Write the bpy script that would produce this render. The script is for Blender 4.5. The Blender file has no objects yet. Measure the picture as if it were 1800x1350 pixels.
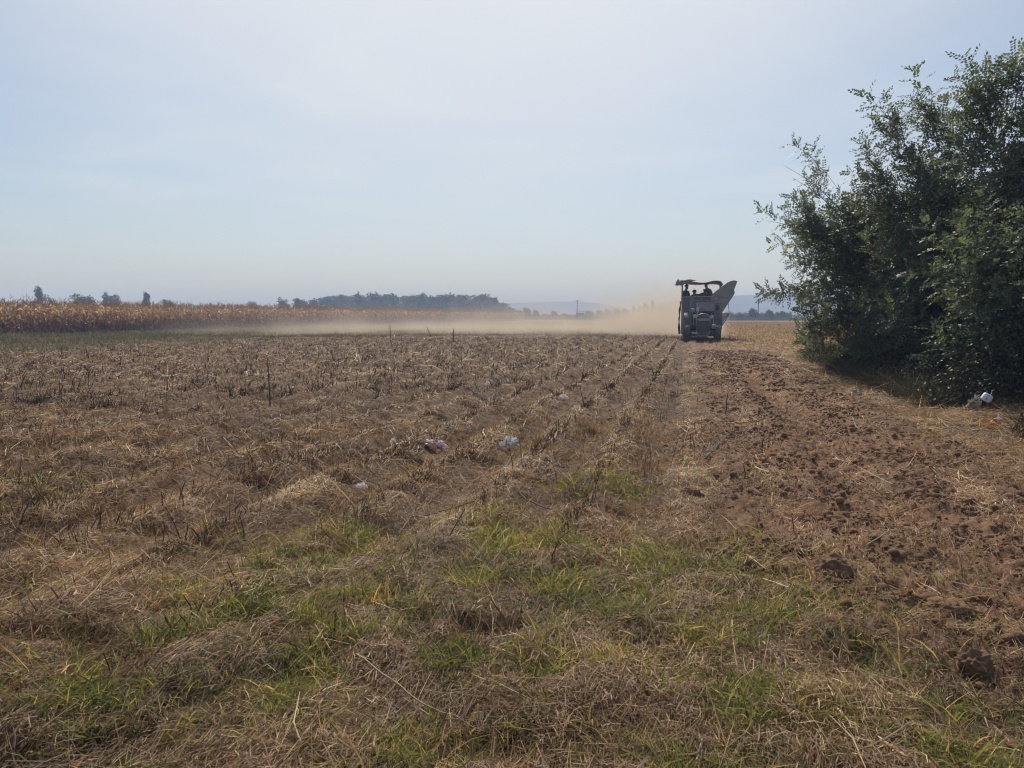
import bpy, bmesh, math, random
import numpy as np
from mathutils import Vector, Matrix, Euler, noise as mnoise

random.seed(11)
rng = np.random.default_rng(7)
scene = bpy.context.scene
COL = scene.collection

# ------------------------------------------------------------------ camera
CAM_H = 1.5
FPX = 1352.0                      # focal length in pixels of an 1800 px wide picture
PITCH = math.atan((675 - 555) / FPX)
cam_d = bpy.data.cameras.new("camera")
cam_d.sensor_width = 36.0
cam_d.lens = 36.0 * FPX / 1800.0
cam_d.clip_start = 0.05
cam_d.clip_end = 30000
cam = bpy.data.objects.new("camera", cam_d)
COL.objects.link(cam)
cam.location = (0, 0, CAM_H)
cam.rotation_euler = (math.pi / 2 - PITCH, 0, 0)
scene.camera = cam
CP, SP = math.cos(PITCH), math.sin(PITCH)


def ray(px, py):
    """world direction of a photo position, with unit depth along the view axis"""
    a, b = (px - 900) / FPX, -(py - 675) / FPX
    return Vector((a, CP + b * SP, -SP + b * CP))


def G(px, py, z=0.0):
    d = ray(px, py)
    t = (z - CAM_H) / d.z
    return Vector((d.x * t, d.y * t, z))


def AT(px, py, Y):
    d = ray(px, py)
    t = Y / d.y
    return Vector((d.x * t, Y, CAM_H + d.z * t))


# the crop rows run away from the camera, a little to the right
RA = math.atan((1215 - 900) / FPX)
TX, TY = math.sin(RA), math.cos(RA)      # along the row (u)
NX, NY = math.cos(RA), -math.sin(RA)     # across the rows (v)


def uv_of(x, y):
    return x * TX + y * TY, x * NX + y * NY


def xy_of(u, v):
    return u * TX + v * NX, u * TY + v * NY


# ------------------------------------------------------------------ numpy noise
_perm = rng.permutation(512)
_perm = np.concatenate([_perm, _perm, _perm])
_ang = rng.random(512) * 2 * np.pi
_gx, _gy = np.cos(_ang), np.sin(_ang)


def perlin(x, y, seed=0):
    x = np.asarray(x, float) + seed * 37.17
    y = np.asarray(y, float) + seed * 91.73
    xi, yi = np.floor(x).astype(np.int64), np.floor(y).astype(np.int64)
    xf, yf = x - xi, y - yi
    sx, sy = xf * xf * xf * (xf * (xf * 6 - 15) + 10), yf * yf * yf * (yf * (yf * 6 - 15) + 10)

    def g(ix, iy, dx, dy):
        k = _perm[(_perm[ix & 511] + iy) & 511]
        return _gx[k] * dx + _gy[k] * dy
    a = g(xi, yi, xf, yf)
    b = g(xi + 1, yi, xf - 1, yf)
    c = g(xi, yi + 1, xf, yf - 1)
    d = g(xi + 1, yi + 1, xf - 1, yf - 1)
    return 1.5 * ((a + (b - a) * sx) + ((c + (d - c) * sx) - (a + (b - a) * sx)) * sy)


def fbm(x, y, octv=4, seed=0, gain=0.5):
    s, a, f = 0.0, 1.0, 1.0
    for k in range(octv):
        s = s + a * perlin(np.asarray(x) * f, np.asarray(y) * f, seed + k)
        a *= gain
        f *= 2.03
    return s


def sstep(a, b, x):
    t = np.clip((x - a) / (b - a), 0, 1)
    return t * t * (3 - 2 * t)


# ------------------------------------------------------------------ ground: zones and relief
ROW = 0.78
V_LEFT = -26.0        # its left edge


def zones(x, y):
    """soil (bare tilled track), field (mulched stubble), grass strip, tan stubble beyond on the right"""
    u, v = uv_of(x, y)
    wob = 0.25 * perlin(u * 0.5, v * 0.5, 5)
    endline = np.maximum(52.5 - 0.035 * (v + 9) ** 2, 40) + 0.8 * perlin(v * 0.15, 0 * v, 8)
    near_left = sstep(2.9, 4.6, u + 0.55 * v + 0.5 * perlin(x * 0.8, y * 0.8, 3))    # where the soil track starts
    soil = sstep(-0.35, 0.95, v + wob * 1.6) * sstep(3.5, 2.2, v + wob * 2 - 0.01 * u) * near_left * sstep(endline + 26, endline + 8, u)
    field = sstep(V_LEFT - 0.4, V_LEFT + 0.4, v + wob * 2) * sstep(0.6, -0.4, v + wob) * sstep(endline + 0.5, endline - 0.5, u)
    right = sstep(2.2, 4.2, v + wob)
    return u, v, soil, field, right, endline


def lane_at(u, v):
    a = np.exp(-((v - 1.45) / 0.24) ** 4) * sstep(7.5, 9.0, u) * sstep(24, 19, u)
    b = np.exp(-((v + 0.05) / 0.24) ** 4) * sstep(10, 13, u) * sstep(34, 28, u)
    return np.maximum(a, b)


def H(x, y, fine=True):
    x = np.asarray(x, float)
    y = np.asarray(y, float)
    u, v, soil, field, right, endline = zones(x, y)
    r = np.hypot(x, y)
    amp = 1.0 / (1 + (r / 70.0) ** 4)
    z = 0.05 * perlin(x * 0.22, y * 0.22, 11) + 0.03 * perlin(x * 0.7, y * 0.7, 12)
    # ridges left by the rows
    ph = v + 0.05 * perlin(u * 0.6, v * 0.4, 13)
    ridge = np.cos(2 * np.pi * ph / ROW)
    rfade = sstep(3.2, 6.5, r)
    z = z + field * rfade * (0.055 * ridge + 0.034 * np.clip(perlin(u * 1.6, v * 2.2, 14), -1, 0.3))
    # lumps everywhere, clods in the track
    if fine:
        z = z + 0.024 * fbm(x * 3.1, y * 3.1, 4, 15) * (1 - 0.4 * soil)
        z = z - (1 - soil) * 0.075 * sstep(0.25, 0.75, perlin(x * 2.1, y * 2.1, 25)) * sstep(45, 25, r)
        cl = fbm(x * 5.5, y * 5.5, 4, 18, 0.6)
        rg2 = np.abs(perlin(x * 8.5, y * 8.5, 26))
        z = z + soil * (0.026 * cl + 0.024 * np.clip(cl - 0.15, 0, 1) + 0.016 * (0.5 - rg2) + 0.020 * np.abs(perlin(x * 17, y * 17, 20)))
        for lv in (1.45, -0.05):
            z = z - 0.035 * np.exp(-((v - lv + 0.06 * perlin(u * 0.3, 0 * u, 27)) / 0.26) ** 4) * sstep(5, 8, u) * sstep(44, 40, u) * sstep(40, 20, r)
            z = z + 0.020 * np.exp(-((np.abs(v - lv) - 0.36) / 0.10) ** 2) * sstep(5, 8, u) * sstep(40, 20, r)
        # tyre lugs pressed into the track
        lane = lane_at(u, v)
        z = z - lane * soil * 0.050 * (0.5 + 0.5 * np.sign(np.sin(2 * np.pi * (u + 0.5 * np.abs(v - 1.35)) / 0.21)))
    # low bank round the field
    z = z + 0.10 * np.exp(-((v - V_LEFT) / 0.5) ** 2) * sstep(endline + 2, endline, u) * (1 + perlin(u * 0.8, 0 * u, 21))
    z = z + (0.13 + 0.10 * perlin(v * 0.9, u * 0.5, 22) + 0.06 * perlin(v * 3.0, u, 24)) * np.exp(-((u - endline) / 0.6) ** 2) * sstep(V_LEFT - 2, V_LEFT, v) * sstep(1.2, -0.6, v)
    # foot of the hedge rises a little
    z = z + 0.16 * sstep(3.6, 6.5, v) * sstep(30, 24, u) * sstep(5, 9, u)
    return z * amp


def H1(x, y):
    return float(H(np.array([x]), np.array([y]))[0])


# patches of green in the mown foreground: photo positions turned into ground positions, with a radius in metres
_gp = []
for px, py, rad, w in [(850, 1010, .45, 1), (980, 1060, .5, 1), (1120, 1010, .5, 1), (1000, 1130, .4, .9), (1330, 990, .45, 1.1), (1400, 1040, .5, 1.1),
                       (1240, 1090, .4, .9), (1320, 1130, .35, 1), (500, 1080, .45, 1.1), (560, 1020, .35, .9), (420, 1180, .28, 1.2), (340, 1290, .3, .8),
                       (470, 1230, .28, 1.0), (1500, 1230, .3, .8), (1600, 1290, .35, .9), (930, 1230, .3, 1.0), (1010, 1220, .3, 1), (120, 1180, .3, .5),
                       (1210, 1180, .25, .9), (1700, 1290, .3, .8), (1060, 850, .35, .8), (880, 930, .35, .7), (80, 870, .4, .45), (1000, 960, .4, .8),
                       (1440, 1110, .3, 1), (720, 1050, .35, 1.0), (950, 1330, .3, 0.8), (1300, 1330, .2, .5), (20, 1250, .25, .9), (620, 960, .4, .5), (1560, 1000, .3, .5), (700, 1310, .3, .55)]:
    g = G(px, py)
    _gp.append((g.x, g.y, rad, w))


def greenness(x, y):
    s = np.zeros_like(np.asarray(x, float))
    wx = x + 0.10 * perlin(x * 3, y * 3, 31)
    wy = y + 0.10 * perlin(x * 3, y * 3, 32)
    for gx, gy, rad, w in _gp:
        s = np.maximum(s, w * np.exp(-(((wx - gx) ** 2 + (wy - gy) ** 2) / rad ** 2)))
    r = np.hypot(x, y)
    s = s + sstep(6.0, 3.8, r) * (0.10 + 0.6 * sstep(-0.1, 0.6, fbm(x * 1.3, y * 1.3, 3, 33)))
    return np.clip(1.6 * s * (0.75 + 0.6 * fbm(x * 2.5, y * 2.5, 3, 34)), 0, 1.2)


# where rubbish lies on top of the straw, little straw lies over it
_rub = []
for px, py, rp in [(897, 783, 17), (763, 790, 24), (783, 789, 9), (822, 748, 9), (692, 763, 8), (793, 761, 6), (637, 863, 13), (858, 682, 8), (991, 694, 9), (534, 831, 6), (1276, 685, 7), (1506, 695, 12), (1717, 722, 18), (1737, 750, 24), (1757, 744, 9)]:
    g = G(px, py)
    _rub.append((g.x, g.y, rp * g.y / FPX))


def bare(x, y):
    k = np.ones_like(x)
    for gx, gy, rr in _rub:
        k = np.where((x - gx) ** 2 + ((y - gy) * .55) ** 2 < rr * rr, 0.08, k)
    return k


# ------------------------------------------------------------------ object helpers
def link(o, parent=None):
    COL.objects.link(o)
    if parent is not None:
        o.parent = parent
    return o


def tag(o, label=None, cat=None, group=None, kind=None):
    if label:
        o["label"] = label
    if cat:
        o["category"] = cat
    if group:
        o["group"] = group
    if kind:
        o["kind"] = kind
    return o


def empty(name, loc=(0, 0, 0), rz=0.0):
    o = bpy.data.objects.new(name, None)
    o.empty_display_size = 0.2
    o.location = loc
    o.rotation_euler = (0, 0, rz)
    return link(o)


def np_mesh(name, V, F, mat, parent=None, tint=None, attrs=None, smooth=False):
    """V (n,3), F (m,k) with one k -> one mesh object"""
    V = np.ascontiguousarray(V, dtype=np.float32)
    F = np.ascontiguousarray(F, dtype=np.int32)
    me = bpy.data.meshes.new(name)
    k = F.shape[1]
    me.vertices.add(len(V))
    me.vertices.foreach_set("co", V.ravel())
    me.loops.add(F.size)
    me.loops.foreach_set("vertex_index", F.ravel())
    me.polygons.add(len(F))
    me.polygons.foreach_set("loop_start", np.arange(0, F.size, k, dtype=np.int32))
    if smooth:
        me.polygons.foreach_set("use_smooth", np.ones(len(F), dtype=bool))
    me.update(calc_edges=True)
    allattr = dict(attrs or {})
    if tint is not None:
        allattr["tint"] = tint
    for nm, arr in allattr.items():
        at = me.attributes.new(nm, 'FLOAT', 'POINT')
        at.data.foreach_set("value", np.ascontiguousarray(arr, dtype=np.float32))
    me.materials.append(mat)
    o = bpy.data.objects.new(name, me)
    return link(o, parent)


def bm_obj(name, bm, mat, parent=None, smooth=False, loc=None):
    me = bpy.data.meshes.new(name)
    bmesh.ops.recalc_face_normals(bm, faces=bm.faces)
    bm.to_mesh(me)
    bm.free()
    if smooth:
        for p in me.polygons:
            p.use_smooth = True
    me.materials.append(mat)
    o = bpy.data.objects.new(name, me)
    if loc is not None:
        o.location = loc
    return link(o, parent)


def box(bm, x0, x1, y0, y1, z0, z1, bev=0.0):
    r = bmesh.ops.create_cube(bm, size=1)
    vs = r["verts"]
    for v in vs:
        v.co = Vector(((x0 + x1) / 2 + v.co.x * (x1 - x0), (y0 + y1) / 2 + v.co.y * (y1 - y0), (z0 + z1) / 2 + v.co.z * (z1 - z0)))
    if bev > 0:
        es = list({e for v in vs for e in v.link_edges})
        bmesh.ops.bevel(bm, geom=es, offset=bev, segments=2, affect='EDGES', profile=0.5)


def rod(bm, p0, p1, r0, r1=None, seg=8, cap=True):
    p0, p1 = Vector(p0), Vector(p1)
    r1 = r0 if r1 is None else r1
    d = p1 - p0
    L = d.length
    if L < 1e-6:
        return
    q = d.to_track_quat('Z', 'Y').to_matrix().to_4x4()
    bmesh.ops.create_cone(bm, cap_ends=cap, cap_tris=False, segments=seg, radius1=r0, radius2=max(r1, 1e-4), depth=L, matrix=Matrix.Translation((p0 + p1) / 2) @ q)


def tube(bm, pts, r, seg=8):
    """a bent tube through points, r a number or a list"""
    pts = [Vector(p) for p in pts]
    n = len(pts)
    rs = [r] * n if isinstance(r, (int, float)) else r
    rings = []
    for i, p in enumerate(pts):
        d = (pts[min(i + 1, n - 1)] - pts[max(i - 1, 0)]).normalized()
        a = d.orthogonal().normalized() if i == 0 else (rings_dir - d * rings_dir.dot(d)).normalized()
        rings_dir = a
        b = d.cross(a)
        rings.append([bm.verts.new(p + (a * math.cos(t) + b * math.sin(t)) * rs[i]) for t in [2 * math.pi * k / seg for k in range(seg)]])
    for i in range(n - 1):
        for k in range(seg):
            bm.faces.new((rings[i][k], rings[i][(k + 1) % seg], rings[i + 1][(k + 1) % seg], rings[i + 1][k]))
    bm.faces.new(rings[0][::-1])
    bm.faces.new(rings[-1])


def prism(bm, poly, y0, y1):
    """polygon of (x, z) points pushed from y0 to y1"""
    a = [bm.verts.new((x, y0, z)) for x, z in poly]
    b = [bm.verts.new((x, y1, z)) for x, z in poly]
    n = len(poly)
    bm.faces.new(a)
    bm.faces.new(b[::-1])
    for i in range(n):
        bm.faces.new((a[i], b[i], b[(i + 1) % n], a[(i + 1) % n]))


def lathe_x(bm, prof, cx, cy, cz, seg=28):
    """profile of (x offset, radius) turned about an axis along x"""
    rings = []
    for dx, r in prof:
        rings.append([bm.verts.new((cx + dx, cy + r * math.cos(2 * math.pi * k / seg), cz + r * math.sin(2 * math.pi * k / seg))) for k in range(seg)])
    for i in range(len(rings) - 1):
        for k in range(seg):
            bm.faces.new((rings[i][k], rings[i][(k + 1) % seg], rings[i + 1][(k + 1) % seg], rings[i + 1][k]))
    return rings


# ------------------------------------------------------------------ materials
def new_mat(name):
    m = bpy.data.materials.new(name)
    m.use_nodes = True
    nt = m.node_tree
    for n in list(nt.nodes):
        nt.nodes.remove(n)
    out = nt.nodes.new("ShaderNodeOutputMaterial")
    return m, nt, out


def ramp(nt, fac, stops, interp='LINEAR'):
    n = nt.nodes.new("ShaderNodeValToRGB")
    n.color_ramp.interpolation = interp
    el = n.color_ramp.elements
    while len(el) > 1:
        el.remove(el[-1])
    el[0].position, el[0].color = stops[0][0], (*stops[0][1], 1)
    for p, c in stops[1:]:
        e = el.new(p)
        e.color = (*c, 1)
    nt.links.new(fac, n.inputs[0])
    return n.outputs[0]


def noise_tex(nt, scale, detail=4, rough=0.6, coord='Object', dist=0.0, scl=(1, 1, 1)):
    tc = nt.nodes.new("ShaderNodeTexCoord")
    mp = nt.nodes.new("ShaderNodeMapping")
    mp.inputs["Scale"].default_value = scl
    nt.links.new(tc.outputs[coord], mp.inputs[0])
    n = nt.nodes.new("ShaderNodeTexNoise")
    n.inputs["Scale"].default_value = scale
    n.inputs["Detail"].default_value = detail
    n.inputs["Roughness"].default_value = rough
    n.inputs["Distortion"].default_value = dist
    nt.links.new(mp.outputs[0], n.inputs["Vector"])
    return n


def mixc(nt, fac, a, b, mode='MIX'):
    n = nt.nodes.new("ShaderNodeMix")
    n.data_type = 'RGBA'
    n.blend_type = mode
    for s, v in ((n.inputs[0], fac), (n.inputs[6], a), (n.inputs[7], b)):
        if isinstance(v, (int, float)):
            s.default_value = v
        elif isinstance(v, tuple):
            s.default_value = (*v, 1)
        else:
            nt.links.new(v, s)
    return n.outputs[2]


def attr(nt, name):
    n = nt.nodes.new("ShaderNodeAttribute")
    n.attribute_name = name
    return n.outputs["Fac"]


def paint(name, c0, c1, scale=6.0, rough=0.6, metal=0.0, bump=0.0, dust=0.0):
    """a worn surface: two tones broken by noise, optional dust"""
    m, nt, out = new_mat(name)
    b = nt.nodes.new("ShaderNodeBsdfPrincipled")
    n = noise_tex(nt, scale, 6, 0.65)
    col = ramp(nt, n.outputs["Fac"], [(0.3, c0), (0.7, c1)])
    if dust:
        n2 = noise_tex(nt, scale * 0.35, 5, 0.7)
        f = ramp(nt, n2.outputs["Fac"], [(0.35, (0, 0, 0)), (0.75, (dust, dust, dust))])
        col = mixc(nt, f, col, (0.20, 0.15, 0.10))
    nt.links.new(col, b.inputs["Base Color"])
    b.inputs["Roughness"].default_value = rough
    b.inputs["Metallic"].default_value = metal
    if bump:
        bp = nt.nodes.new("ShaderNodeBump")
        bp.inputs["Strength"].default_value = bump
        bp.inputs["Distance"].default_value = 0.02
        nt.links.new(n.outputs["Fac"], bp.inputs["Height"])
        nt.links.new(bp.outputs[0], b.inputs["Normal"])
    nt.links.new(b.outputs[0], out.inputs[0])
    return m


def leafy(name, stops, trans=0.35, rough=0.55, tscale=1.6, spec=0.3, patch=None, patch_scale=0.4):
    """thin plant matter: colour by the piece's own tint, part of the light passes through"""
    m, nt, out = new_mat(name)
    col = ramp(nt, attr(nt, "tint"), stops)
    if patch:
        n = noise_tex(nt, patch_scale, 3, 0.6)
        f = ramp(nt, n.outputs["Fac"], [(0.42, (0, 0, 0)), (0.62, (1, 1, 1))])
        col = mixc(nt, f, col, mixc(nt, 0.22, col, patch), 'MIX')
    b = nt.nodes.new("ShaderNodeBsdfPrincipled")
    b.inputs["Roughness"].default_value = rough
    b.inputs["Specular IOR Level"].default_value = spec
    nt.links.new(col, b.inputs["Base Color"])
    t = nt.nodes.new("ShaderNodeBsdfTranslucent")
    tc = mixc(nt, 1.0, col, (tscale * 1.05, tscale, tscale * 0.7), 'MULTIPLY')
    nt.links.new(tc, t.inputs[0])
    mx = nt.nodes.new("ShaderNodeMixShader")
    mx.inputs[0].default_value = trans
    nt.links.new(b.outputs[0], mx.inputs[1])
    nt.links.new(t.outputs[0], mx.inputs[2])
    nt.links.new(mx.outputs[0], out.inputs[0])
    return m


M = {}
M["straw"] = leafy("straw", [(0.0, (0.026, 0.015, 0.010)), (0.28, (0.115, 0.064, 0.035)), (0.60, (0.25, 0.155, 0.086)), (0.86, (0.44, 0.30, 0.175)), (1.0, (0.68, 0.54, 0.35))], 0.34, 0.6, 1.6,
                  patch=(0.32, 0.17, 0.075), patch_scale=0.55)
M["pale_straw"] = leafy("pale_straw", [(0.0, (0.10, 0.065, 0.04)), (0.5, (0.30, 0.19, 0.095)), (1.0, (0.50, 0.36, 0.20))], 0.3, 0.6, 1.5)
M["grass"] = leafy("grass", [(0.0, (0.036, 0.046, 0.014)), (0.35, (0.095, 0.124, 0.032)), (0.7, (0.185, 0.196, 0.058)), (0.88, (0.32, 0.25, 0.095)), (1.0, (0.42, 0.29, 0.14))], 0.48, 0.5, 1.7)
M["weed"] = leafy("weed", [(0.0, (0.045, 0.044, 0.021)), (0.45, (0.105, 0.098, 0.045)), (0.75, (0.18, 0.145, 0.075)), (1.0, (0.30, 0.22, 0.13))], 0.3, 0.6, 1.3)
M["bramble"] = leafy("bramble", [(0.0, (0.016, 0.020, 0.011)), (0.45, (0.034, 0.038, 0.018)), (0.75, (0.075, 0.060, 0.034)), (1.0, (0.17, 0.12, 0.07))], 0.22, 0.55, 1.4)
M["stalk"] = leafy("stalk", [(0.0, (0.022, 0.015, 0.012)), (0.6, (0.060, 0.040, 0.028)), (1.0, (0.15, 0.10, 0.065))], 0.1, 0.7, 1.2)
M["corn"] = leafy("corn", [(0.0, (0.10, 0.050, 0.028)), (0.45, (0.23, 0.125, 0.062)), (0.8, (0.33, 0.215, 0.118)), (1.0, (0.54, 0.42, 0.27))], 0.35, 0.55, 1.5)
M["locust"] = leafy("locust", [(0.0, (0.046, 0.068, 0.046)), (0.6, (0.092, 0.122, 0.074)), (0.965, (0.17, 0.19, 0.09)), (0.985, (0.35, 0.22, 0.03)), (1.0, (0.42, 0.20, 0.02))], 0.38, 0.55, 1.6, 0.4)
M["tree"] = leafy("tree", [(0.0, (0.034, 0.050, 0.024)), (1.0, (0.095, 0.112, 0.050))], 0.25, 0.6, 1.4)
M["bark"] = paint("bark", (0.05, 0.04, 0.03), (0.12, 0.095, 0.075), 14, 0.9, 0, 0.6)


def ground_material():
    m, nt, out = new_mat("field_soil")
    b = nt.nodes.new("ShaderNodeBsdfPrincipled")
    b.inputs["Roughness"].default_value = 0.95
    b.inputs["Specular IOR Level"].default_value = 0.15
    n1 = noise_tex(nt, 9.0, 8, 0.7)
    n2 = noise_tex(nt, 0.55, 5, 0.6)
    n3 = noise_tex(nt, 60.0, 5, 0.7)
    soil = ramp(nt, n1.outputs["Fac"], [(0.28, (0.085, 0.049, 0.030)), (0.55, (0.185, 0.108, 0.066)), (0.8, (0.27, 0.165, 0.10))])
    mulch = ramp(nt, n1.outputs["Fac"], [(0.28, (0.042, 0.027, 0.018)), (0.5, (0.095, 0.060, 0.039)), (0.78, (0.17, 0.108, 0.068))])
    mulch = mixc(nt, ramp(nt, n3.outputs["Fac"], [(0.45, (0, 0, 0)), (0.75, (0.4, 0.4, 0.4))]), mulch, (0.19, 0.12, 0.07))
    tanc = ramp(nt, n1.outputs["Fac"], [(0.3, (0.12, 0.082, 0.05)), (0.7, (0.30, 0.21, 0.12))])
    grs = ramp(nt, n1.outputs["Fac"], [(0.3, (0.040, 0.036, 0.018)), (0.7, (0.115, 0.092, 0.046))])
    col = mixc(nt, attr(nt, "tan"), mulch, tanc)
    col = mixc(nt, attr(nt, "grassy"), col, grs)
    col = mixc(nt, attr(nt, "soil"), col, soil)
    col = mixc(nt, ramp(nt, n2.outputs["Fac"], [(0.35, (0, 0, 0)), (0.7, (0.35, 0.35, 0.35))]), col, (0.20, 0.11, 0.058))
    nt.links.new(col, b.inputs["Base Color"])
    bp = nt.nodes.new("ShaderNodeBump")
    bp.inputs["Strength"].default_value = 0.9
    bp.inputs["Distance"].default_value = 0.03
    nt.links.new(n1.outputs["Fac"], bp.inputs["Height"])
    bp2 = nt.nodes.new("ShaderNodeBump")
    bp2.inputs["Strength"].default_value = 0.7
    bp2.inputs["Distance"].default_value = 0.008
    nt.links.new(n3.outputs["Fac"], bp2.inputs["Height"])
    nt.links.new(bp.outputs[0], bp2.inputs["Normal"])
    nt.links.new(bp2.outputs[0], b.inputs["Normal"])
    nt.links.new(b.outputs[0], out.inputs[0])
    return m


M["ground"] = ground_material()

# ------------------------------------------------------------------ ground sheet
ang = np.concatenate([np.radians(np.arange(-180, -50, 3.0)), np.radians(np.arange(-50, 50, 0.125)), np.radians(np.arange(50, 180, 3.0))])
rad = [0.25, 0.5, 0.8, 1.1, 1.4]
r_ = 1.6
while r_ < 90:
    rad.append(r_)
    r_ *= 1.0037 if r_ < 20 else 1.0052
while r_ < 3000:
    rad.append(r_)
    r_ *= 1.07
rad = np.array(rad)
A, R = np.meshgrid(ang, rad)
gx, gy = (R * np.sin(A)).ravel(), (R * np.cos(A)).ravel()
gz = H(gx, gy)
u, v, soil, field, right, endl = zones(gx, gy)
grr = np.hypot(gx, gy)
tan_a = np.clip(sstep(2.6, 4.5, v + 0.3 * perlin(u, v, 41)) + sstep(-0.3, 0.8, v) * sstep(endl - 2, endl + 6, u), 0, 1)
grass_a = np.clip(sstep(V_LEFT + 0.3, V_LEFT - 0.3, v) * sstep(-51, -49, v) + 0.75 * sstep(endl, endl + 2, u) * sstep(1.0, -1.0, v) + 0.8 * greenness(gx, gy) * sstep(9, 7, grr), 0, 1)
far = sstep(120, 250, grr)
tan_a = np.clip(tan_a + 0.5 * far, 0, 1)
na = len(ang)
i0 = np.arange(len(rad) - 1)[:, None] * na
j0 = np.arange(na)[None, :]
j1 = (j0 + 1) % na
F = np.stack([i0 + j0, i0 + j1, i0 + na + j1, i0 + na + j0], -1).reshape(-1, 4)
V = np.stack([gx, gy, gz], -1)
# close the middle with one more point
cidx = len(V)
V = np.vstack([V, [[0, 0, float(gz[:na].mean())]]])
soil_a = np.append(soil, 0)
tan_a = np.append(tan_a, 0)
grass_a = np.append(grass_a, 0.5)
fan = np.stack([np.full(na, cidx), np.arange(na), (np.arange(na) + 1) % na, (np.arange(na) + 1) % na], -1)
ground = np_mesh("ground", V, F[:, ::-1], M["ground"], smooth=True, attrs={"soil": soil_a, "tan": tan_a, "grassy": grass_a})
tag(ground, kind="structure")


# ------------------------------------------------------------------ strips: straw, blades, stalks
def strips(P, width, flat=None):
    """P (n,k,3) centre lines, width (n,k) half widths -> vertices and quads; ribbons lie across a random side direction"""
    n, k, _ = P.shape
    T = P[:, -1] - P[:, 0]
    T /= np.linalg.norm(T, axis=1, keepdims=True) + 1e-9
    rv = rng.normal(size=(n, 3))
    if flat is not None:
        rv = rv * (1 - flat) + np.cross(T, np.array([0, 0, 1.0])) * flat * 2
    S = rv - T * (rv * T).sum(1, keepdims=True)
    S /= np.linalg.norm(S, axis=1, keepdims=True) + 1e-9
    Lp = P - S[:, None, :] * width[:, :, None]
    Rp = P + S[:, None, :] * width[:, :, None]
    V = np.stack([Lp, Rp], 2).reshape(n, 2 * k, 3)
    base = (np.arange(n) * 2 * k)[:, None]
    q = np.concatenate([base + np.array([2 * i, 2 * i + 1, 2 * i + 3, 2 * i + 2])[None, :] for i in range(k - 1)], 1).reshape(-1, 4)
    return V.reshape(-1, 3), q, 2 * k


def sector(n, r0, r1, a0=-43, a1=43, power=1.0):
    """points over a sector of the ground; power 1 is even over the area, smaller crowds towards the camera"""
    t = rng.random(n)
    p = 1 + power
    r = (r0 ** p + t * (r1 ** p - r0 ** p)) ** (1 / p)
    a = np.radians(a0 + (a1 - a0) * rng.random(n))
    return r * np.sin(a), r * np.cos(a), r


class Bag:
    def __init__(self):
        self.V, self.F, self.T, self.n = [], [], [], 0

    def add(self, V, F, t):
        self.V.append(V)
        self.F.append(F + self.n)
        self.T.append(t)
        self.n += len(V)

    def build(self, name, mat, parent=None):
        return np_mesh(name, np.vstack(self.V), np.vstack(self.F), mat, parent, tint=np.concatenate(self.T))


def lying(x, y, L, w, lift, tilt, bag, tint, along=0.0):
    """straw lying on the ground"""
    n = len(x)
    az = rng.random(n) * 2 * np.pi
    if along:
        az = np.where(rng.random(n) < along, math.pi / 2 - RA + rng.normal(0, 0.35, n), az)
    dx, dy = np.cos(az), np.sin(az)
    bend = rng.normal(0, 0.22, n)
    P = np.zeros((n, 3, 3))
    for k, s in enumerate((-0.5, 0.0, 0.5)):
        off = bend * L * (0.25 - s * s)
        P[:, k, 0] = x + dx * L * s - dy * off
        P[:, k, 1] = y + dy * L * s + dx * off
        P[:, k, 2] = H(P[:, k, 0], P[:, k, 1])
    lo = lift * rng.random(n)
    up = tilt * L * rng.normal(0, 1, n)
    P[:, 0, 2] += lo + 0.003
    P[:, 1, 2] += lo + 0.35 * np.abs(up) + 0.006
    P[:, 2, 2] += lo + np.abs(up) + 0.003
    W = np.stack([w * 0.7, w, w * 0.45], 1)
    Vv, q, m = strips(P, W, 0.55)
    bag.add(Vv, q, np.repeat(tint, m))


def upright(x, y, L, w, lean, curl, bag, tint, k=3, tip=0.12, sink=0.01, az=None):
    n = len(x)
    az = rng.random(n) * 2 * np.pi if az is None else az
    s = np.linspace(0, 1, k)
    P = np.zeros((n, k, 3))
    z0 = H(x, y) - sink
    h = (lean[:, None] * s + curl[:, None] * s ** 2)          # sideways share
    P[:, :, 0] = x[:, None] + np.cos(az)[:, None] * h * L[:, None]
    P[:, :, 1] = y[:, None] + np.sin(az)[:, None] * h * L[:, None]
    vert = s[None, :] * np.sqrt(np.clip(1 - lean ** 2, 0.05, 1))[:, None] - 0.75 * (np.abs(curl)[:, None]) * s[None, :] ** 2.4
    P[:, :, 2] = z0[:, None] + vert * L[:, None]
    W = w[:, None] * (1 - (1 - tip) * s[None, :] ** 1.5)
    Vv, q, m = strips(P, W)
    bag.add(Vv, q, np.repeat(tint, m))


def clumped(x, y, f, seed, lo=-0.15, hi=0.35):
    return sstep(lo, hi, fbm(x * f, y * f, 3, seed))


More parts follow.
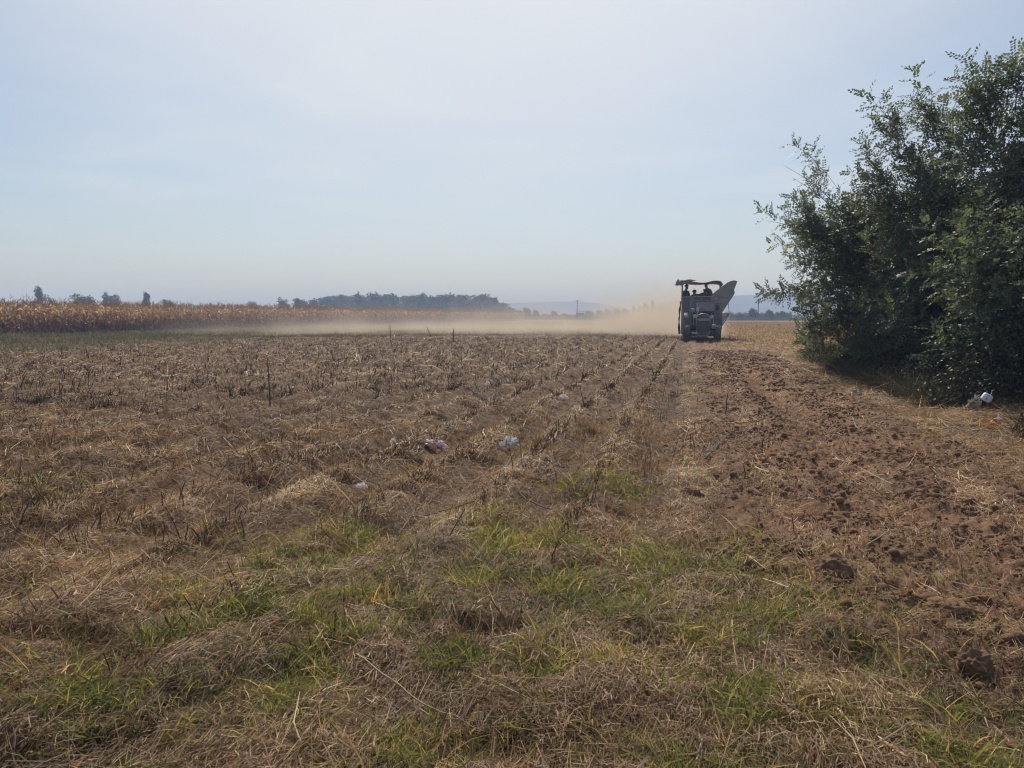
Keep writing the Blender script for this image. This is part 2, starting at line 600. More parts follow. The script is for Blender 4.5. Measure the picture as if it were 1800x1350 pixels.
# ---- straw litter on the field, in three distance belts
straw = Bag()
for (n, r0, r1, L0, w0, lift) in [(400000, 1.9, 7.5, 0.052, 0.0016, 0.04), (330000, 7.0, 20, 0.085, 0.0030, 0.045), (260000, 19, 62, 0.19, 0.0066, 0.05)]:
    x, y, r = sector(n, r0, r1, power=0.15)
    u, v, soil, field, right, endl = zones(x, y)
    dens = clumped(x, y, 1.1, 51, -0.7, 0.25) * 0.75 + 0.25
    keep = rng.random(n) < dens * (1 - 0.74 * soil) * np.where(r > 4.8, 0.62 + 0.38 * np.cos(2 * np.pi * v / ROW), 1.0) * sstep(endl + 0.8, endl - 0.3, u) * (v > V_LEFT - 0.3) * bare(x, y)
    x, y, r, v = x[keep], y[keep], r[keep], v[keep]
    n = len(x)
    tone = 0.45 - 0.14 * sstep(5, 9, r) + 0.30 * fbm(x * 0.9, y * 0.9, 3, 52) + 0.27 * np.cos(2 * np.pi * v / ROW) * sstep(4.5, 7, r)
    t = np.clip(tone + rng.normal(0, 0.27, n) - 0.04 * (r < 4), 0.02, 1)
    L = L0 * np.exp(rng.normal(0, 0.6, n))
    lying(x, y, L, w0 * np.exp(rng.normal(0, 0.35, n)), lift * (0.5 + clumped(x, y, 2.0, 53)), 0.16, straw, t, along=0.3)
# curled standing straw in the near clumps
x, y, r = sector(90000, 1.9, 11, power=0.2)
u, v, soil, field, right, endl = zones(x, y)
keep = rng.random(len(x)) < (0.2 + 0.8 * clumped(x, y, 1.6, 54)) * (1 - 0.9 * soil) * bare(x, y)
x, y, r = x[keep], y[keep], r[keep]
n = len(x)
upright(x, y, 0.07 * np.exp(rng.normal(0, 0.45, n)) * (1 + r * 0.06), 0.0016 * (1 + r * 0.10) * np.exp(rng.normal(0, 0.3, n)), rng.uniform(0.1, 0.9, n), rng.uniform(0, 0.7, n), straw,
        np.clip(0.5 + rng.normal(0, 0.2, n) + 0.2 * fbm(x, y, 2, 55), 0, 1), k=4)
tag(straw.build("straw_litter", M["straw"]), kind="stuff")

# ---- paler straw swept to the foot of the hedge and beside the track
pale = Bag()
x, y, r = sector(150000, 5, 34, 3, 43, power=0.3)
u, v, soil, field, right, endl = zones(x, y)
band = sstep(2.4, 3.6, v + 0.35 * perlin(u * 0.9, v, 61)) * sstep(7.5, 5.5, v)
keep = rng.random(len(x)) < band * (0.25 + 0.75 * clumped(x, y, 0.9, 62)) * bare(x, y)
x, y, r = x[keep], y[keep], r[keep]
n = len(x)
lying(x, y, (0.10 + 0.006 * r) * np.exp(rng.normal(0, 0.5, n)), (0.0012 + 0.00018 * r) * np.exp(rng.normal(0, 0.3, n)), np.full(n, 0.05), 0.22, pale, np.clip(0.5 + rng.normal(0, 0.22, n) + 0.25 * fbm(x * .8, y * .8, 3, 63), 0, 1))
# the harvested field beyond, on the right: pale standing stubble
x, y, r = sector(75000, 36, 190, 8, 34, power=0.35)
u, v, soil, field, right, endl = zones(x, y)
keep = (v > 1.0) & (rng.random(len(x)) < np.where(u > endl - 3, 1.0, 0.35))
x, y, r, u, v = x[keep], y[keep], r[keep], u[keep], v[keep]
row = np.round(v / 0.8) * 0.8 - v
sel = rng.random(len(x)) < 0.6
x = x + np.where(sel, row * NX, 0)
y = y + np.where(sel, row * NY, 0)
n = len(x)
upright(x, y, rng.uniform(0.08, 0.32, n), 0.004 + 0.00022 * r, rng.uniform(0, 0.5, n), rng.uniform(0, 0.3, n), pale, np.clip(0.5 + rng.normal(0, 0.28, n), 0, 1), k=2, tip=0.5)
x, y, r = sector(90000, 36, 160, 8, 34, power=0.3)
u, v, soil, field, right, endl = zones(x, y)
keep = (v > 1.2) & (u > endl - 12)
x, y, r = x[keep], y[keep], r[keep]
n = len(x)
lying(x, y, rng.uniform(0.2, 0.7, n), (0.004 + 0.00016 * r), np.full(n, 0.05), 0.1, pale, np.clip(0.45 + rng.normal(0, 0.25, n) + 0.3 * fbm(x * .2, y * .2, 2, 64), 0, 1))
tag(pale.build("dry_stubble", M["pale_straw"]), kind="stuff")

# ---- cut stalks left standing in the rows
stub = Bag()
for (n, r0, r1, k, w0) in [(52000, 3.4, 16, 1.0, 0.0024), (120000, 14, 50, 1.2, 0.0054)]:
    x, y, r = sector(n, r0, r1, power=0.5)
    u, v, soil, field, right, endl = zones(x, y)
    row = np.round(v / ROW) * ROW - v
    off = row * (0.75 + 0.2 * rng.random(n))
    x, y = x + off * NX, y + off * NY
    keep = rng.random(n) < (0.32 + 0.68 * clumped(x, y, 0.8, 71, -0.1, 0.5)) * field * sstep(-.35, -.75, v) * (1 - soil) * np.where(r < 5.2, 0.25, 1.0) * bare(x, y)
    x, y, r = x[keep], y[keep], r[keep]
    n = len(x)
    upright(x, y, k * np.clip(0.085 * np.exp(rng.normal(0, 0.5, n)), 0.03, 0.30), w0 * np.exp(rng.normal(0, 0.35, n)), rng.uniform(0, 0.55, n), rng.uniform(0, 0.25, n), stub, np.clip(rng.normal(0.4, 0.28, n), 0, 1), k=3, tip=0.6)
# a thicker tuft line beside the track
x, y, r = sector(46000, 6.0, 24, -2, 30, power=0.6)
u, v, soil, field, right, endl = zones(x, y)
keep = rng.random(len(x)) < 0.35 * np.exp(-((v + 0.55) / 0.6) ** 2) * (0.02 + 0.98 * clumped(x, y, 1.2, 72, 0.1, 0.6))
x, y, r = x[keep], y[keep], r[keep]
n = len(x)
upright(x, y, np.clip(0.14 * np.exp(rng.normal(0, 0.5, n)), 0.04, 0.5), 0.0022 + 0.00012 * r, rng.uniform(0, 0.35, n), rng.uniform(0, 0.15, n), stub, np.clip(rng.normal(0.45, 0.25, n), 0, 1), k=3, tip=0.6)
tag(stub.build("field_stubble", M["stalk"]), kind="stuff")

# ---- green grass
gb = Bag()
x, y, r = sector(430000, 1.9, 9.5, power=0.2)
gr = greenness(x, y)
u, v, soil, field, right, endl = zones(x, y)
keep = rng.random(len(x)) < np.clip(gr, 0, 1) * (1 - 0.85 * soil) * sstep(9.5, 7.5, r)
x, y, r, gr = x[keep], y[keep], r[keep], gr[keep]
n = len(x)
tuft = clumped(x, y, 3.0, 81, -0.2, 0.4)
L = (0.038 + 0.088 * tuft * rng.random(n)) * np.exp(rng.normal(0, 0.3, n)) * (1 + 0.05 * r)
tone = np.clip(0.48 + 0.35 * fbm(x * 1.7, y * 1.7, 3, 82) + rng.normal(0, 0.30, n), 0, 1)
upright(x, y, L, (0.0019 + 0.00018 * r) * np.exp(rng.normal(0, 0.3, n)), rng.uniform(0.0, 0.75, n), rng.uniform(0.05, 0.75, n), gb, tone, k=4, tip=0.08)
# scattered green in the rows further out
x, y, r = sector(60000, 7, 46, power=0.7)
u, v, soil, field, right, endl = zones(x, y)
keep = rng.random(len(x)) < sstep(0.42, 0.75, fbm(x * 0.45, y * 0.45, 3, 83)) * field
x, y, r = x[keep], y[keep], r[keep]
n = len(x)
upright(x, y, 0.10 * np.exp(rng.normal(0, 0.4, n)), 0.002 + 0.00022 * r, rng.uniform(0, 0.7, n), rng.uniform(0, 0.5, n), gb, np.clip(rng.normal(0.5, 0.25, n), 0, 1), k=3)
tag(gb.build("green_grass", M["grass"]), kind="stuff")

# ---- the weedy strip between the field and the maize, and along the far end
wd = Bag()
n = 120000
u = 12 + 150 * rng.random(n) ** 1.4
v = V_LEFT - 0.2 - 25 * rng.random(n)
x, y = xy_of(u, v)
r = np.hypot(x, y)
hh = 0.12 + 0.14 * sstep(V_LEFT - 3, V_LEFT - 14, v) * (0.3 + clumped(x, y, 0.3, 91))
upright(x, y, hh * np.exp(rng.normal(0, 0.4, n)), 0.004 + 0.00022 * r, rng.uniform(0, 0.6, n), rng.uniform(0, 0.5, n), wd, np.clip(0.45 + 0.3 * fbm(x * .25, y * .25, 3, 92) + rng.normal(0, 0.2, n), 0, 1), k=3)
n = 60000
v = V_LEFT + 27 * rng.random(n)
u = np.maximum(52.5 - 0.035 * (v + 9) ** 2, 40) + 0.5 + 70 * rng.random(n) ** 1.6
x, y = xy_of(u, v)
r = np.hypot(x, y)
upright(x, y, 0.20 * np.exp(rng.normal(0, 0.4, n)), 0.004 + 0.0002 * r, rng.uniform(0, 0.6, n), rng.uniform(0, 0.5, n), wd, np.clip(0.65 + rng.normal(0, 0.2, n), 0, 1), k=3)
tag(wd.build("weedy_grass", M["weed"]), kind="stuff")

# ---- maize standing ripe and brown along the left
cn = Bag()
U0, U1 = 22, 230
rows = []
for k in range(26):
    step = 0.22 if k < 8 else 0.45
    uu = np.arange(U0, U1, step)
    rows.append((uu + rng.normal(0, 0.06, len(uu)), np.full(len(uu), -50.0 - 0.72 * k) + rng.normal(0, 0.07, len(uu)) - 0.0 * uu))
u = np.concatenate([a for a, b in rows])
v = np.concatenate([b for a, b in rows])
x, y = xy_of(u, v)
r = np.hypot(x, y)
keep = (np.degrees(np.arctan2(x, y)) > -46)
x, y, r, u, v = x[keep], y[keep], r[keep], u[keep], v[keep]
n = len(x)
ht = 2.45 + 0.22 * fbm(x * 0.14, y * 0.14, 3, 95) + rng.normal(0, 0.20, n)
wk = 1 + r / 120
upright(x, y, ht, 0.014 * wk, rng.uniform(0, 0.09, n), np.zeros(n), cn, np.clip(rng.normal(0.35, 0.12, n), 0, 1), k=3, tip=0.4)
# tassels
for j in range(3):
    az = rng.random(n) * 6.283
    P = np.zeros((n, 2, 3))
    P[:, 0] = np.stack([x, y, ht - 0.05], 1)
    P[:, 1] = np.stack([x + 0.13 * np.cos(az), y + 0.13 * np.sin(az), ht + rng.uniform(0.08, 0.26, n)], 1)
    Vv, q, m = strips(P, np.tile(np.array([0.008, 0.006]), (n, 1)) * wk[:, None])
    cn.add(Vv, q, np.repeat(np.clip(rng.normal(0.3, 0.12, n), 0, 1), m))
# leaves: out, over and hanging
for j in range(9):
    zf = 0.14 + 0.085 * j
    az = rng.random(n) * 6.283
    L = rng.uniform(0.35, 0.65, n)
    z0 = ht * zf * rng.uniform(0.92, 1.08, n)
    P = np.zeros((n, 4, 3))
    for k, (so, sz) in enumerate(((0, 0), (0.42, 0.20), (0.75, -0.05), (0.85, -0.62))):
        P[:, k, 0] = x + np.cos(az) * L * so
        P[:, k, 1] = y + np.sin(az) * L * so
        P[:, k, 2] = z0 + L * sz * rng.uniform(0.7, 1.2, n)
    W = np.tile(np.array([0.018, 0.034, 0.028, 0.006]), (n, 1)) * wk[:, None]
    Vv, q, m = strips(P, W)
    t = np.clip(rng.normal(0.34 + 0.45 * zf, 0.22, n) - 0.12 * (zf < 0.4), 0, 1)
    cn.add(Vv, q, np.repeat(t, m))
# ears in pale husks
P = np.zeros((n, 3, 3))
az = rng.random(n) * 6.283
z0 = ht * rng.uniform(0.42, 0.55, n)
for k, (so, sz) in enumerate(((0.02, 0), (0.07, 0.12), (0.10, 0.24))):
    P[:, k] = np.stack([x + so * np.cos(az), y + so * np.sin(az), z0 + sz * rng.choice([-1, 1], n)], 1)
Vv, q, m = strips(P, np.tile(np.array([0.025, 0.035, 0.010]), (n, 1)) * wk[:, None])
cn.add(Vv, q, np.repeat(np.clip(rng.normal(0.85, 0.15, n), 0, 1), m))
tag(cn.build("maize_crop", M["corn"]), kind="stuff")


# ------------------------------------------------------------------ locust thicket on the right
def locust_template(nleaf, length, seed, per=5):
    """one leafy shoot along +z: feathered leaves set alternately; returns leaflet corners (m,4,3)"""
    rg = np.random.default_rng(seed)
    out = []
    for i in range(nleaf):
        f = (i + 0.7) / nleaf
        az = i * 2.4 + rg.normal(0, 0.3)
        L = (0.36 if f < 0.75 else 0.36 * (1.25 - f) / 0.5 * 1.1) * rg.uniform(0.8, 1.2)
        up = 0.35 + 0.9 * f ** 2
        d = np.array([math.cos(az), math.sin(az), up])
        d /= np.linalg.norm(d)
        side = np.cross(d, [0, 0, 1.0])
        side /= np.linalg.norm(side) + 1e-9
        nrm = np.cross(side, d)
        p0 = np.array([0, 0, length * f])
        for k in range(per + 1):
            g = (k + 0.6) / (per + 0.6)
            c = p0 + d * L * g - nrm * 0.0 + np.array([0, 0, -0.06 * g * g])
            for sgn in ((-1, 1) if k < per else (0,)):
                ld = side * sgn * 0.9 + d * (0.45 if sgn else 1.0) + nrm * rg.normal(0.10, 0.25) + np.array([0, 0, -0.10])
                ld /= np.linalg.norm(ld)
                wd_ = np.cross(ld, nrm + rg.normal(0, 0.25, 3))
                wd_ /= np.linalg.norm(wd_) + 1e-9
                ll, lw = 0.068 * rg.uniform(0.8, 1.2), 0.021 * rg.uniform(0.85, 1.2)
                out.append([c, c + ld * ll * 0.5 + wd_ * lw, c + ld * ll, c + ld * ll * 0.5 - wd_ * lw])
    return np.array(out)


LT = [(locust_template(9, 0.62, 1, 7), 0.62), (locust_template(11, 0.85, 2, 7), 0.85), (locust_template(8, 0.5, 3, 6), 0.5), (locust_template(14, 1.1, 4, 7), 1.1)]


def frames(D):
    """rotation matrices taking +z to each direction, with a random turn"""
    D = D / np.linalg.norm(D, axis=1, keepdims=True)
    a = rng.normal(size=D.shape)
    X = np.cross(a, D)
    X /= np.linalg.norm(X, axis=1, keepdims=True)
    Y = np.cross(D, X)
    return np.stack([X, Y, D], 2)


def place_shoots(P, D, which, bag, twig, base_t):
    for w in range(len(LT)):
        sel = which == w
        if not sel.any():
            continue
        T, Ls = LT[w]
        Rm = frames(D[sel])
        sc = rng.uniform(0.8, 1.2, sel.sum())
        pts = T.reshape(-1, 3)
        W = np.einsum('nij,mj->nmi', Rm, pts) * sc[:, None, None] + P[sel][:, None, :]
        n, m = W.shape[:2]
        V = W.reshape(-1, 3)
        F = np.arange(n * m).reshape(-1, 4)
        tl = np.clip(base_t[sel][:, None] + rng.normal(0, 0.16, (n, m // 4)), 0, 0.96)
        tl = np.where(rng.random((n, m // 4)) < 0.002, 1.0, tl)
        bag.add(V, F, np.repeat(tl.reshape(-1), 4))
        # the stem of the shoot
        S = np.zeros((n, 3, 3))
        Dn = D[sel] / np.linalg.norm(D[sel], axis=1, keepdims=True)
        for k, f in enumerate((-0.35, 0.4, 1.0)):
            S[:, k] = P[sel] + Dn * (Ls * sc * f)[:, None]
        Vs, q, mm = strips(S, np.tile(np.array([0.006, 0.004, 0.0015]), (n, 1)))
        twig.add(Vs, q, np.full(len(Vs), 0.5))


def locust(name_label, base, blobs, leaders, dens=62.0):
    root = empty("locust_tree", base)
    bag, twig = Bag(), Bag()
    B = Vector(base)
    bm = bmesh.new()
    top = max(blobs, key=lambda b: b[0].z)[0]
    # several stems from one stool
    mids = []
    for s in range(4):
        tgt = Vector(blobs[(s * 3 + 1) % len(blobs)][0])
        p1 = B + Vector((random.uniform(-.25, .25), random.uniform(-.25, .25), 0))
        m1 = p1.lerp(tgt, 0.35) + Vector((0, 0, 0.35))
        m2 = p1.lerp(tgt, 0.7) + Vector((0, 0, 0.25))
        tube(bm, [p1 - Vector((0, 0, .1)) - B, m1 - B, m2 - B, tgt - B], [0.06, 0.045, 0.03, 0.012], 7)
        mids += [m1, m2]
    for c, r in blobs:
        src = min(mids, key=lambda q: (q - c).length)
        mm = src.lerp(c, 0.5) + Vector((random.uniform(-.1, .1), random.uniform(-.1, .1), 0.12))
        tube(bm, [src - B, mm - B, c - B], [0.022, 0.014, 0.006], 5)
    bm_obj("trunk", bm, M["bark"], root, smooth=True)
    for c, r in blobs:
        n = int(dens * r ** 2) + 4
        d = rng.normal(size=(n, 3))
        d /= np.linalg.norm(d, axis=1, keepdims=True)
        rr = r * rng.random(n) ** 0.45
        P = np.array(c)[None, :] + d * rr[:, None] * np.array([1, 1, 0.92])
        D = d * 0.55 + np.array([0, 0, 0.62])[None, :] + rng.normal(0, 0.28, (n, 3))
        P[:, 2] = np.maximum(P[:, 2], 0.35)
        which = rng.choice(3, n, p=[0.4, 0.25, 0.35])
        spike = (rr > .8 * r) & (d[:, 2] > .1) & (rng.random(n) < .3)
        which = np.where(spike, 1, which)
        D = np.where(spike[:, None], D + d * .35 + np.array([0, 0, .25]), D)
        bt = np.clip(0.45 + 0.25 * rng.normal() + rng.normal(0, 0.12, n), 0.05, 0.9)
        place_shoots(P - np.array(base), D, which, bag, twig, bt)
    # long leaders that break the outline
    for p0, p1, leafiness in leaders:
        p0, p1 = np.array(p0), np.array(p1)
        Ld = np.linalg.norm(p1 - p0)
        nseg = max(3, int(Ld / 0.24))
        S = np.zeros((1, 5, 3))
        for k in range(5):
            f = k / 4
            S[0, k] = p0 + (p1 - p0) * f + np.array([0, 0, 0.06 * Ld * math.sin(math.pi * f)]) - np.array(base)
        for _ in range(2):
            Vs, q, mm = strips(S, np.array([[0.011, 0.009, 0.007, 0.005, 0.002]]))
            twig.add(Vs, q, np.full(len(Vs), 0.5))
        for k in range(nseg + 1):
            if random.random() > leafiness:
                continue
            f = k / nseg * max(.35, 1 - .5 / Ld)
            pp = p0 + (p1 - p0) * f + np.array([0, 0, 0.06 * Ld * math.sin(math.pi * f)])
            dd = (p1 - p0) / Ld + (rng.normal(0, 0.38, 3) if f < 0.8 else rng.normal(0, 0.1, 3)) + np.array([0, 0, .1])
            place_shoots((pp - np.array(base))[None], dd[None], np.array([2 if f < 0.6 else (0 if f < .75 else 1)]), bag, twig, np.array([0.55]))
    bag.build("crown", M["locust"], root)
    tw = twig.build("twig_work", M["bark"], root)
    tag(root, name_label, "tree", "locust trees in the roadside thicket")
    return root


def PB(lst):
    return [(AT(px, py, Y), max(.16, r - .2) if py < 430 and px < 1845 else r) for px, py, Y, r in lst]


def PL(lst):
    return [(tuple(AT(a, b, Y)), tuple(AT(c, d, Y - 0.2)), lf) for a, b, c, d, Y, lf in lst]


gl = G(1555, 640)
locust("low spreading locust tree at the open end of the thicket, nearest the harvester", (gl.x + .3, gl.y + .3, H1(gl.x + .3, gl.y + .3)),
       PB([(1462, 470, 20, .75), (1445, 430, 20, .5), (1505, 430, 19.5, .85), (1540, 520, 19.5, 1.05), (1475, 545, 20.5, .7), (1560, 430, 19, .9), (1418, 425, 19.6, .32), (1500, 610, 20.5, .7),
           (1450, 590, 21, .5), (1580, 600, 19.3, .9), (1600, 520, 20.3, 1.1), (1560, 480, 21, 1.1), (1525, 380, 19.3, .45)]),
       PL([(1510, 385, 1395, 248, 19.3, .75), (1500, 392, 1377, 290, 19.4, .22), (1495, 400, 1392, 312, 19.2, .3), (1450, 425, 1346, 388, 19.5, 1), (1430, 400, 1392, 345, 19.5, 1), (1440, 500, 1348, 532, 19.3, 1),
           (1440, 480, 1385, 440, 19.5, 1), (1450, 540, 1395, 520, 20, 1), (1455, 590, 1415, 585, 20.5, .8), (1450, 420, 1420, 360, 19.6, 1)]))
gl = G(1690, 665)
locust("middle locust tree of the thicket with a feathery crown above the low one", (gl.x + .5, gl.y + .8, H1(gl.x + .5, gl.y + .8)),
       PB([(1600, 330, 18, .5), (1630, 300, 18, .45), (1625, 250, 18, .24), (1655, 275, 17.5, .36), (1670, 340, 17, .75), (1620, 410, 17, .85), (1700, 420, 16.5, 1.1), (1620, 500, 17, 1.0), (1690, 540, 16, 1.1),
           (1575, 400, 17.6, .45), (1640, 600, 16.8, .9), (1700, 620, 16, .9), (1690, 380, 18, 1.0), (1720, 480, 17.8, 1.3), (1640, 450, 18.6, 1.1), (1570, 330, 18, .25)]),
       PL([(1660, 300, 1678, 225, 17.2, 1), (1610, 330, 1560, 235, 17.8, 1), (1590, 370, 1530, 300, 17.6, 1), (1650, 265, 1608, 148, 17.5, 1), (1600, 270, 1533, 176, 18, 1), (1630, 240, 1640, 170, 17.5, 1), (1590, 250, 1575, 195, 18, 1), (1640, 260, 1660, 190, 17.6, 1), (1560, 320, 1506, 262, 18, 1), (1560, 345, 1497, 292, 18, 1),
           (1550, 370, 1502, 345, 17.8, 1), (1580, 250, 1548, 215, 18, 1)]))
gl = G(1830, 720)
locust("tallest locust tree of the thicket, its crown cut by the picture edge", (gl.x + .5, gl.y + .9, H1(gl.x + .5, gl.y + .9)),
       PB([(1755, 235, 15, .38), (1725, 310, 15, .5), (1795, 215, 15, .4), (1800, 285, 15, .7), (1860, 260, 14.5, .8), (1785, 375, 14.5, .9), (1850, 380, 14, 1.0), (1760, 480, 14, 1.0), (1850, 520, 13, 1.1), (1775, 585, 13.2, .8),
           (1860, 640, 12.6, .9), (1950, 350, 14, 1.1), (1950, 550, 13, 1.2), (1740, 640, 14, .8), (1800, 450, 15.5, 1.3), (1820, 560, 15, 1.3), (1760, 560, 15.4, 1.1)]),
       PL([(1740, 215, 1698, 108, 15, 1), (1730, 230, 1685, 145, 15, 1), (1750, 200, 1752, 108, 15, 1), (1745, 240, 1712, 150, 15, 1), (1800, 200, 1812, 110, 14.9, 1), (1700, 300, 1668, 215, 15.5, 1), (1785, 185, 1798, 92, 15, 1), (1790, 180, 1830, 85, 14.8, 1), (1760, 190, 1725, 120, 15, 1), (1720, 270, 1690, 185, 15, 1), (1770, 185, 1775, 125, 15, 1)]))

# ---- undergrowth at the foot of the thicket: bramble leaves, dead weed stems, hanging grass
ug = Bag()
n = 70000
u = rng.uniform(8.5, 27, n)
v = 3.9 + rng.gamma(2.0, 0.55, n) + 0.35 * perlin(u * 0.7, 0 * u, 101) - 0.02 * (u - 12)
x, y = xy_of(u, v)
gb_, gt_ = G(1722, 735), G(1500, 700)
gr_ = G(1737, 746)


def open_spot(x, y):
    a = np.minimum(np.hypot(x - gb_.x - .15, y - gb_.y), np.hypot(x - gr_.x, y - gr_.y))
    return np.minimum(sstep(0.55, 1.0, a), sstep(0.4, 0.7, np.hypot(x - gt_.x, y - gt_.y)))


k_ = rng.random(n) < open_spot(x, y)
u, v, x, y = u[k_], v[k_], x[k_], y[k_]
n = len(x)
clear = open_spot(x, y)
hm = (0.05 + 0.95 * clear) * (0.35 + 0.9 * sstep(3.8, 5.2, v)) * (0.6 + 0.6 * clumped(u, v, 0.6, 102))
z = H(x, y) + hm * rng.random(n) ** 0.8
sz = rng.uniform(0.02, 0.045, n)
d1 = rng.normal(size=(n, 3))
d1 /= np.linalg.norm(d1, axis=1, keepdims=True)
d2 = np.cross(d1, rng.normal(size=(n, 3)))
d2 /= np.linalg.norm(d2, axis=1, keepdims=True)
c = np.stack([x, y, z], 1)
V = np.stack([c - d1 * sz[:, None], c + d2 * sz[:, None] * .55, c + d1 * sz[:, None], c - d2 * sz[:, None] * .55], 1).reshape(-1, 3)
ug.add(V, np.arange(4 * n).reshape(-1, 4), np.repeat(np.clip(rng.normal(0.3, 0.22, n), 0, 1), 4))
n = 16000
u = rng.uniform(8.5, 27, n)
v = 3.75 + rng.gamma(1.5, 0.4, n) + 0.35 * perlin(u * 0.7, 0 * u, 101) - 0.02 * (u - 12)
x, y = xy_of(u, v)
k_ = rng.random(n) < open_spot(x, y) + .05
x, y = x[k_], y[k_]
n = len(x)
clear = open_spot(x, y)
upright(x, y, (0.12 + 0.88 * clear) * rng.uniform(0.15, 0.75, n), rng.uniform(0.002, 0.006, n), rng.uniform(0, .8, n), rng.uniform(0, .7, n), ug, np.clip(rng.normal(0.55, 0.3, n), 0, 1), k=4)
tag(ug.build("undergrowth", M["bramble"]), kind="stuff")


# ------------------------------------------------------------------ distant trees, wood, hedgerow
def crown_quads(c, r, n, leaf, squash=0.85):
    d = rng.normal(size=(n, 3))
    d /= np.linalg.norm(d, axis=1, keepdims=True)
    rr = rng.random(n) ** 0.4
    wob = 1 + 0.25 * np.sin(d[:, 0] * 5 + c[0]) * np.cos(d[:, 2] * 4 + c[1])
    p = np.array(c) + d * (rr * wob)[:, None] * np.array(r)
    a = rng.normal(size=(n, 3))
    a /= np.linalg.norm(a, axis=1, keepdims=True)
    b = np.cross(a, rng.normal(size=(n, 3)))
    b /= np.linalg.norm(b, axis=1, keepdims=True)
    s = leaf * rng.uniform(0.6, 1.3, n)[:, None]
    return np.stack([p - a * s, p - b * s * .6, p + a * s, p + b * s * .6], 1).reshape(-1, 3)


def far_tree(px, ptop, pbase_y, Y, wpx, shape, label, group, name="tree", seed=0):
    """a tree by its photo width and top, standing on the ground at distance Y"""
    rs = random.Random(seed + int(px))
    s = Y / FPX
    x = (px - 900) * s
    h = CAM_H + (555 - ptop) * s
    w = wpx * s
    root = empty(name, (x, Y, H1(x, Y)))
    bm = bmesh.new()
    tube(bm, [(0, 0, -.2), (0.02 * h, 0, h * .3), (0, 0.01 * h, h * .75)], [0.028 * h, 0.02 * h, 0.006 * h], 6)
    for k in range(4):
        a = rs.uniform(0, 6.28)
        tube(bm, [(0, 0, h * (.28 + .1 * k)), (w * .15 * math.cos(a), w * .15 * math.sin(a), h * (.42 + .1 * k)), (w * .3 * math.cos(a), w * .3 * math.sin(a), h * (.5 + .1 * k))], [.012 * h, .008 * h, .003 * h], 5)
    bm_obj("trunk", bm, M["bark"], root)
    bag = Bag()
    nl = {"poplar": 7, "cone": 11, "bush": 8}.get(shape, 13)
    for k in range(nl):
        f = k / (nl - 1)
        if shape == "poplar":
            c = (rs.uniform(-.08, .08) * w, rs.uniform(-.1, .1) * w, h * (.22 + .68 * f))
            r = (w * .42 * (1.05 - .55 * f), w * .42 * (1.05 - .55 * f), h * .13)
        elif shape == "cone":
            c = (rs.uniform(-.32, .32) * w * (1.1 - f), rs.uniform(-.2, .2) * w, h * (.15 + .72 * f))
            r = (w * rs.uniform(.26, .36) * (1.1 - .55 * f), w * .3 * (1.05 - .55 * f), h * .12)
        elif shape == "bush":
            a = rs.uniform(0, 6.28)
            c = (w * .30 * math.cos(a) * f, w * .3 * math.sin(a), h * rs.uniform(.25, .62))
            r = (w * .27, w * .27, h * .36)
        else:
            a = 2.4 * k
            f2 = (k + .5) / nl
            c = (w * .32 * math.cos(a) * (1.1 - .6 * f2), w * .3 * math.sin(a), h * (.2 + .62 * f2))
            r = (w * rs.uniform(.16, .27), w * .22, h * rs.uniform(.12, .19))
        nq = 150
        V = crown_quads(c, r, nq, max(0.045 * w, 0.5 * s))
        tt = np.clip(rng.normal(0.5, 0.2, nq) + rs.uniform(-.2, .2), 0, 1)
        bag.add(V, np.arange(4 * nq).reshape(-1, 4), np.repeat(tt, 4))
    bag.build("crown", M["tree"], root)
    tag(root, label, "tree" if name == "tree" else "shrub", group)
    return root


gm = "single trees rising behind the maize"
far_tree(76, 503, 533, 230, 34, "cone", "tall dark pointed tree behind the maize, leftmost on the skyline", gm, seed=1)
far_tree(95, 517, 533, 235, 16, "round", "small tree touching the right flank of the tall pointed tree behind the maize", gm, seed=2)
far_tree(151, 514, 533, 240, 42, "round", "wide low round tree behind the maize, next after the tall pointed tree", gm, seed=3)
far_tree(199, 512, 533, 260, 36, "round", "pale rounded tree behind the maize between two darker trees", gm, seed=4)
far_tree(261, 512, 533, 235, 28, "cone", "dark bunched tree behind the maize with a knob shaped top", gm, seed=5)
far_tree(299, 523, 533, 240, 26, "round", "low dark tree behind the maize, last before the gap in the skyline", gm, seed=6)
far_tree(446, 526, 536, 260, 20, "round", "small lone dark tree behind the maize in the middle of the skyline gap", gm, seed=7)
far_tree(500, 522, 538, 280, 26, "round", "round dark tree just before the left end of the wood", gm, seed=8)
far_tree(530, 521, 538, 290, 34, "round", "broad dark tree against the left end of the wood", gm, seed=9)

# the wood: one far mass
wd_ = Bag()
prof = [(545, 529), (575, 517), (600, 513), (660, 514), (720, 515), (780, 515), (840, 516), (868, 518), (884, 528), (902, 541), (914, 549)]
for k in range(150):
    px = random.uniform(548, 908)
    pt = np.interp(px, [p[0] for p in prof], [p[1] for p in prof]) + random.choice([random.uniform(-2.5, 2), random.uniform(0, 6)])
    Y = random.uniform(330, 400)
    s = Y / FPX
    h = max(3.0, CAM_H + (555 - pt) * s)
    x = (px - 900) * s
    w = random.uniform(5, 9)
    for j in range(5):
        a = random.uniform(0, 6.28)
        f = random.random()
        c = (x + .3 * w * math.cos(a), Y + .3 * w * math.sin(a), h * (.25 + .58 * f))
        nq = 80
        V = crown_quads(c, (w * .30, w * .30, h * random.uniform(.10, .17)), nq, 0.52)
        wd_.add(V, np.arange(4 * nq).reshape(-1, 4), np.repeat(np.clip(rng.normal(0.45, 0.2, nq) + random.uniform(-.2, .2), 0, 1), 4))
tag(wd_.build("woodland", M["tree"]), kind="stuff")

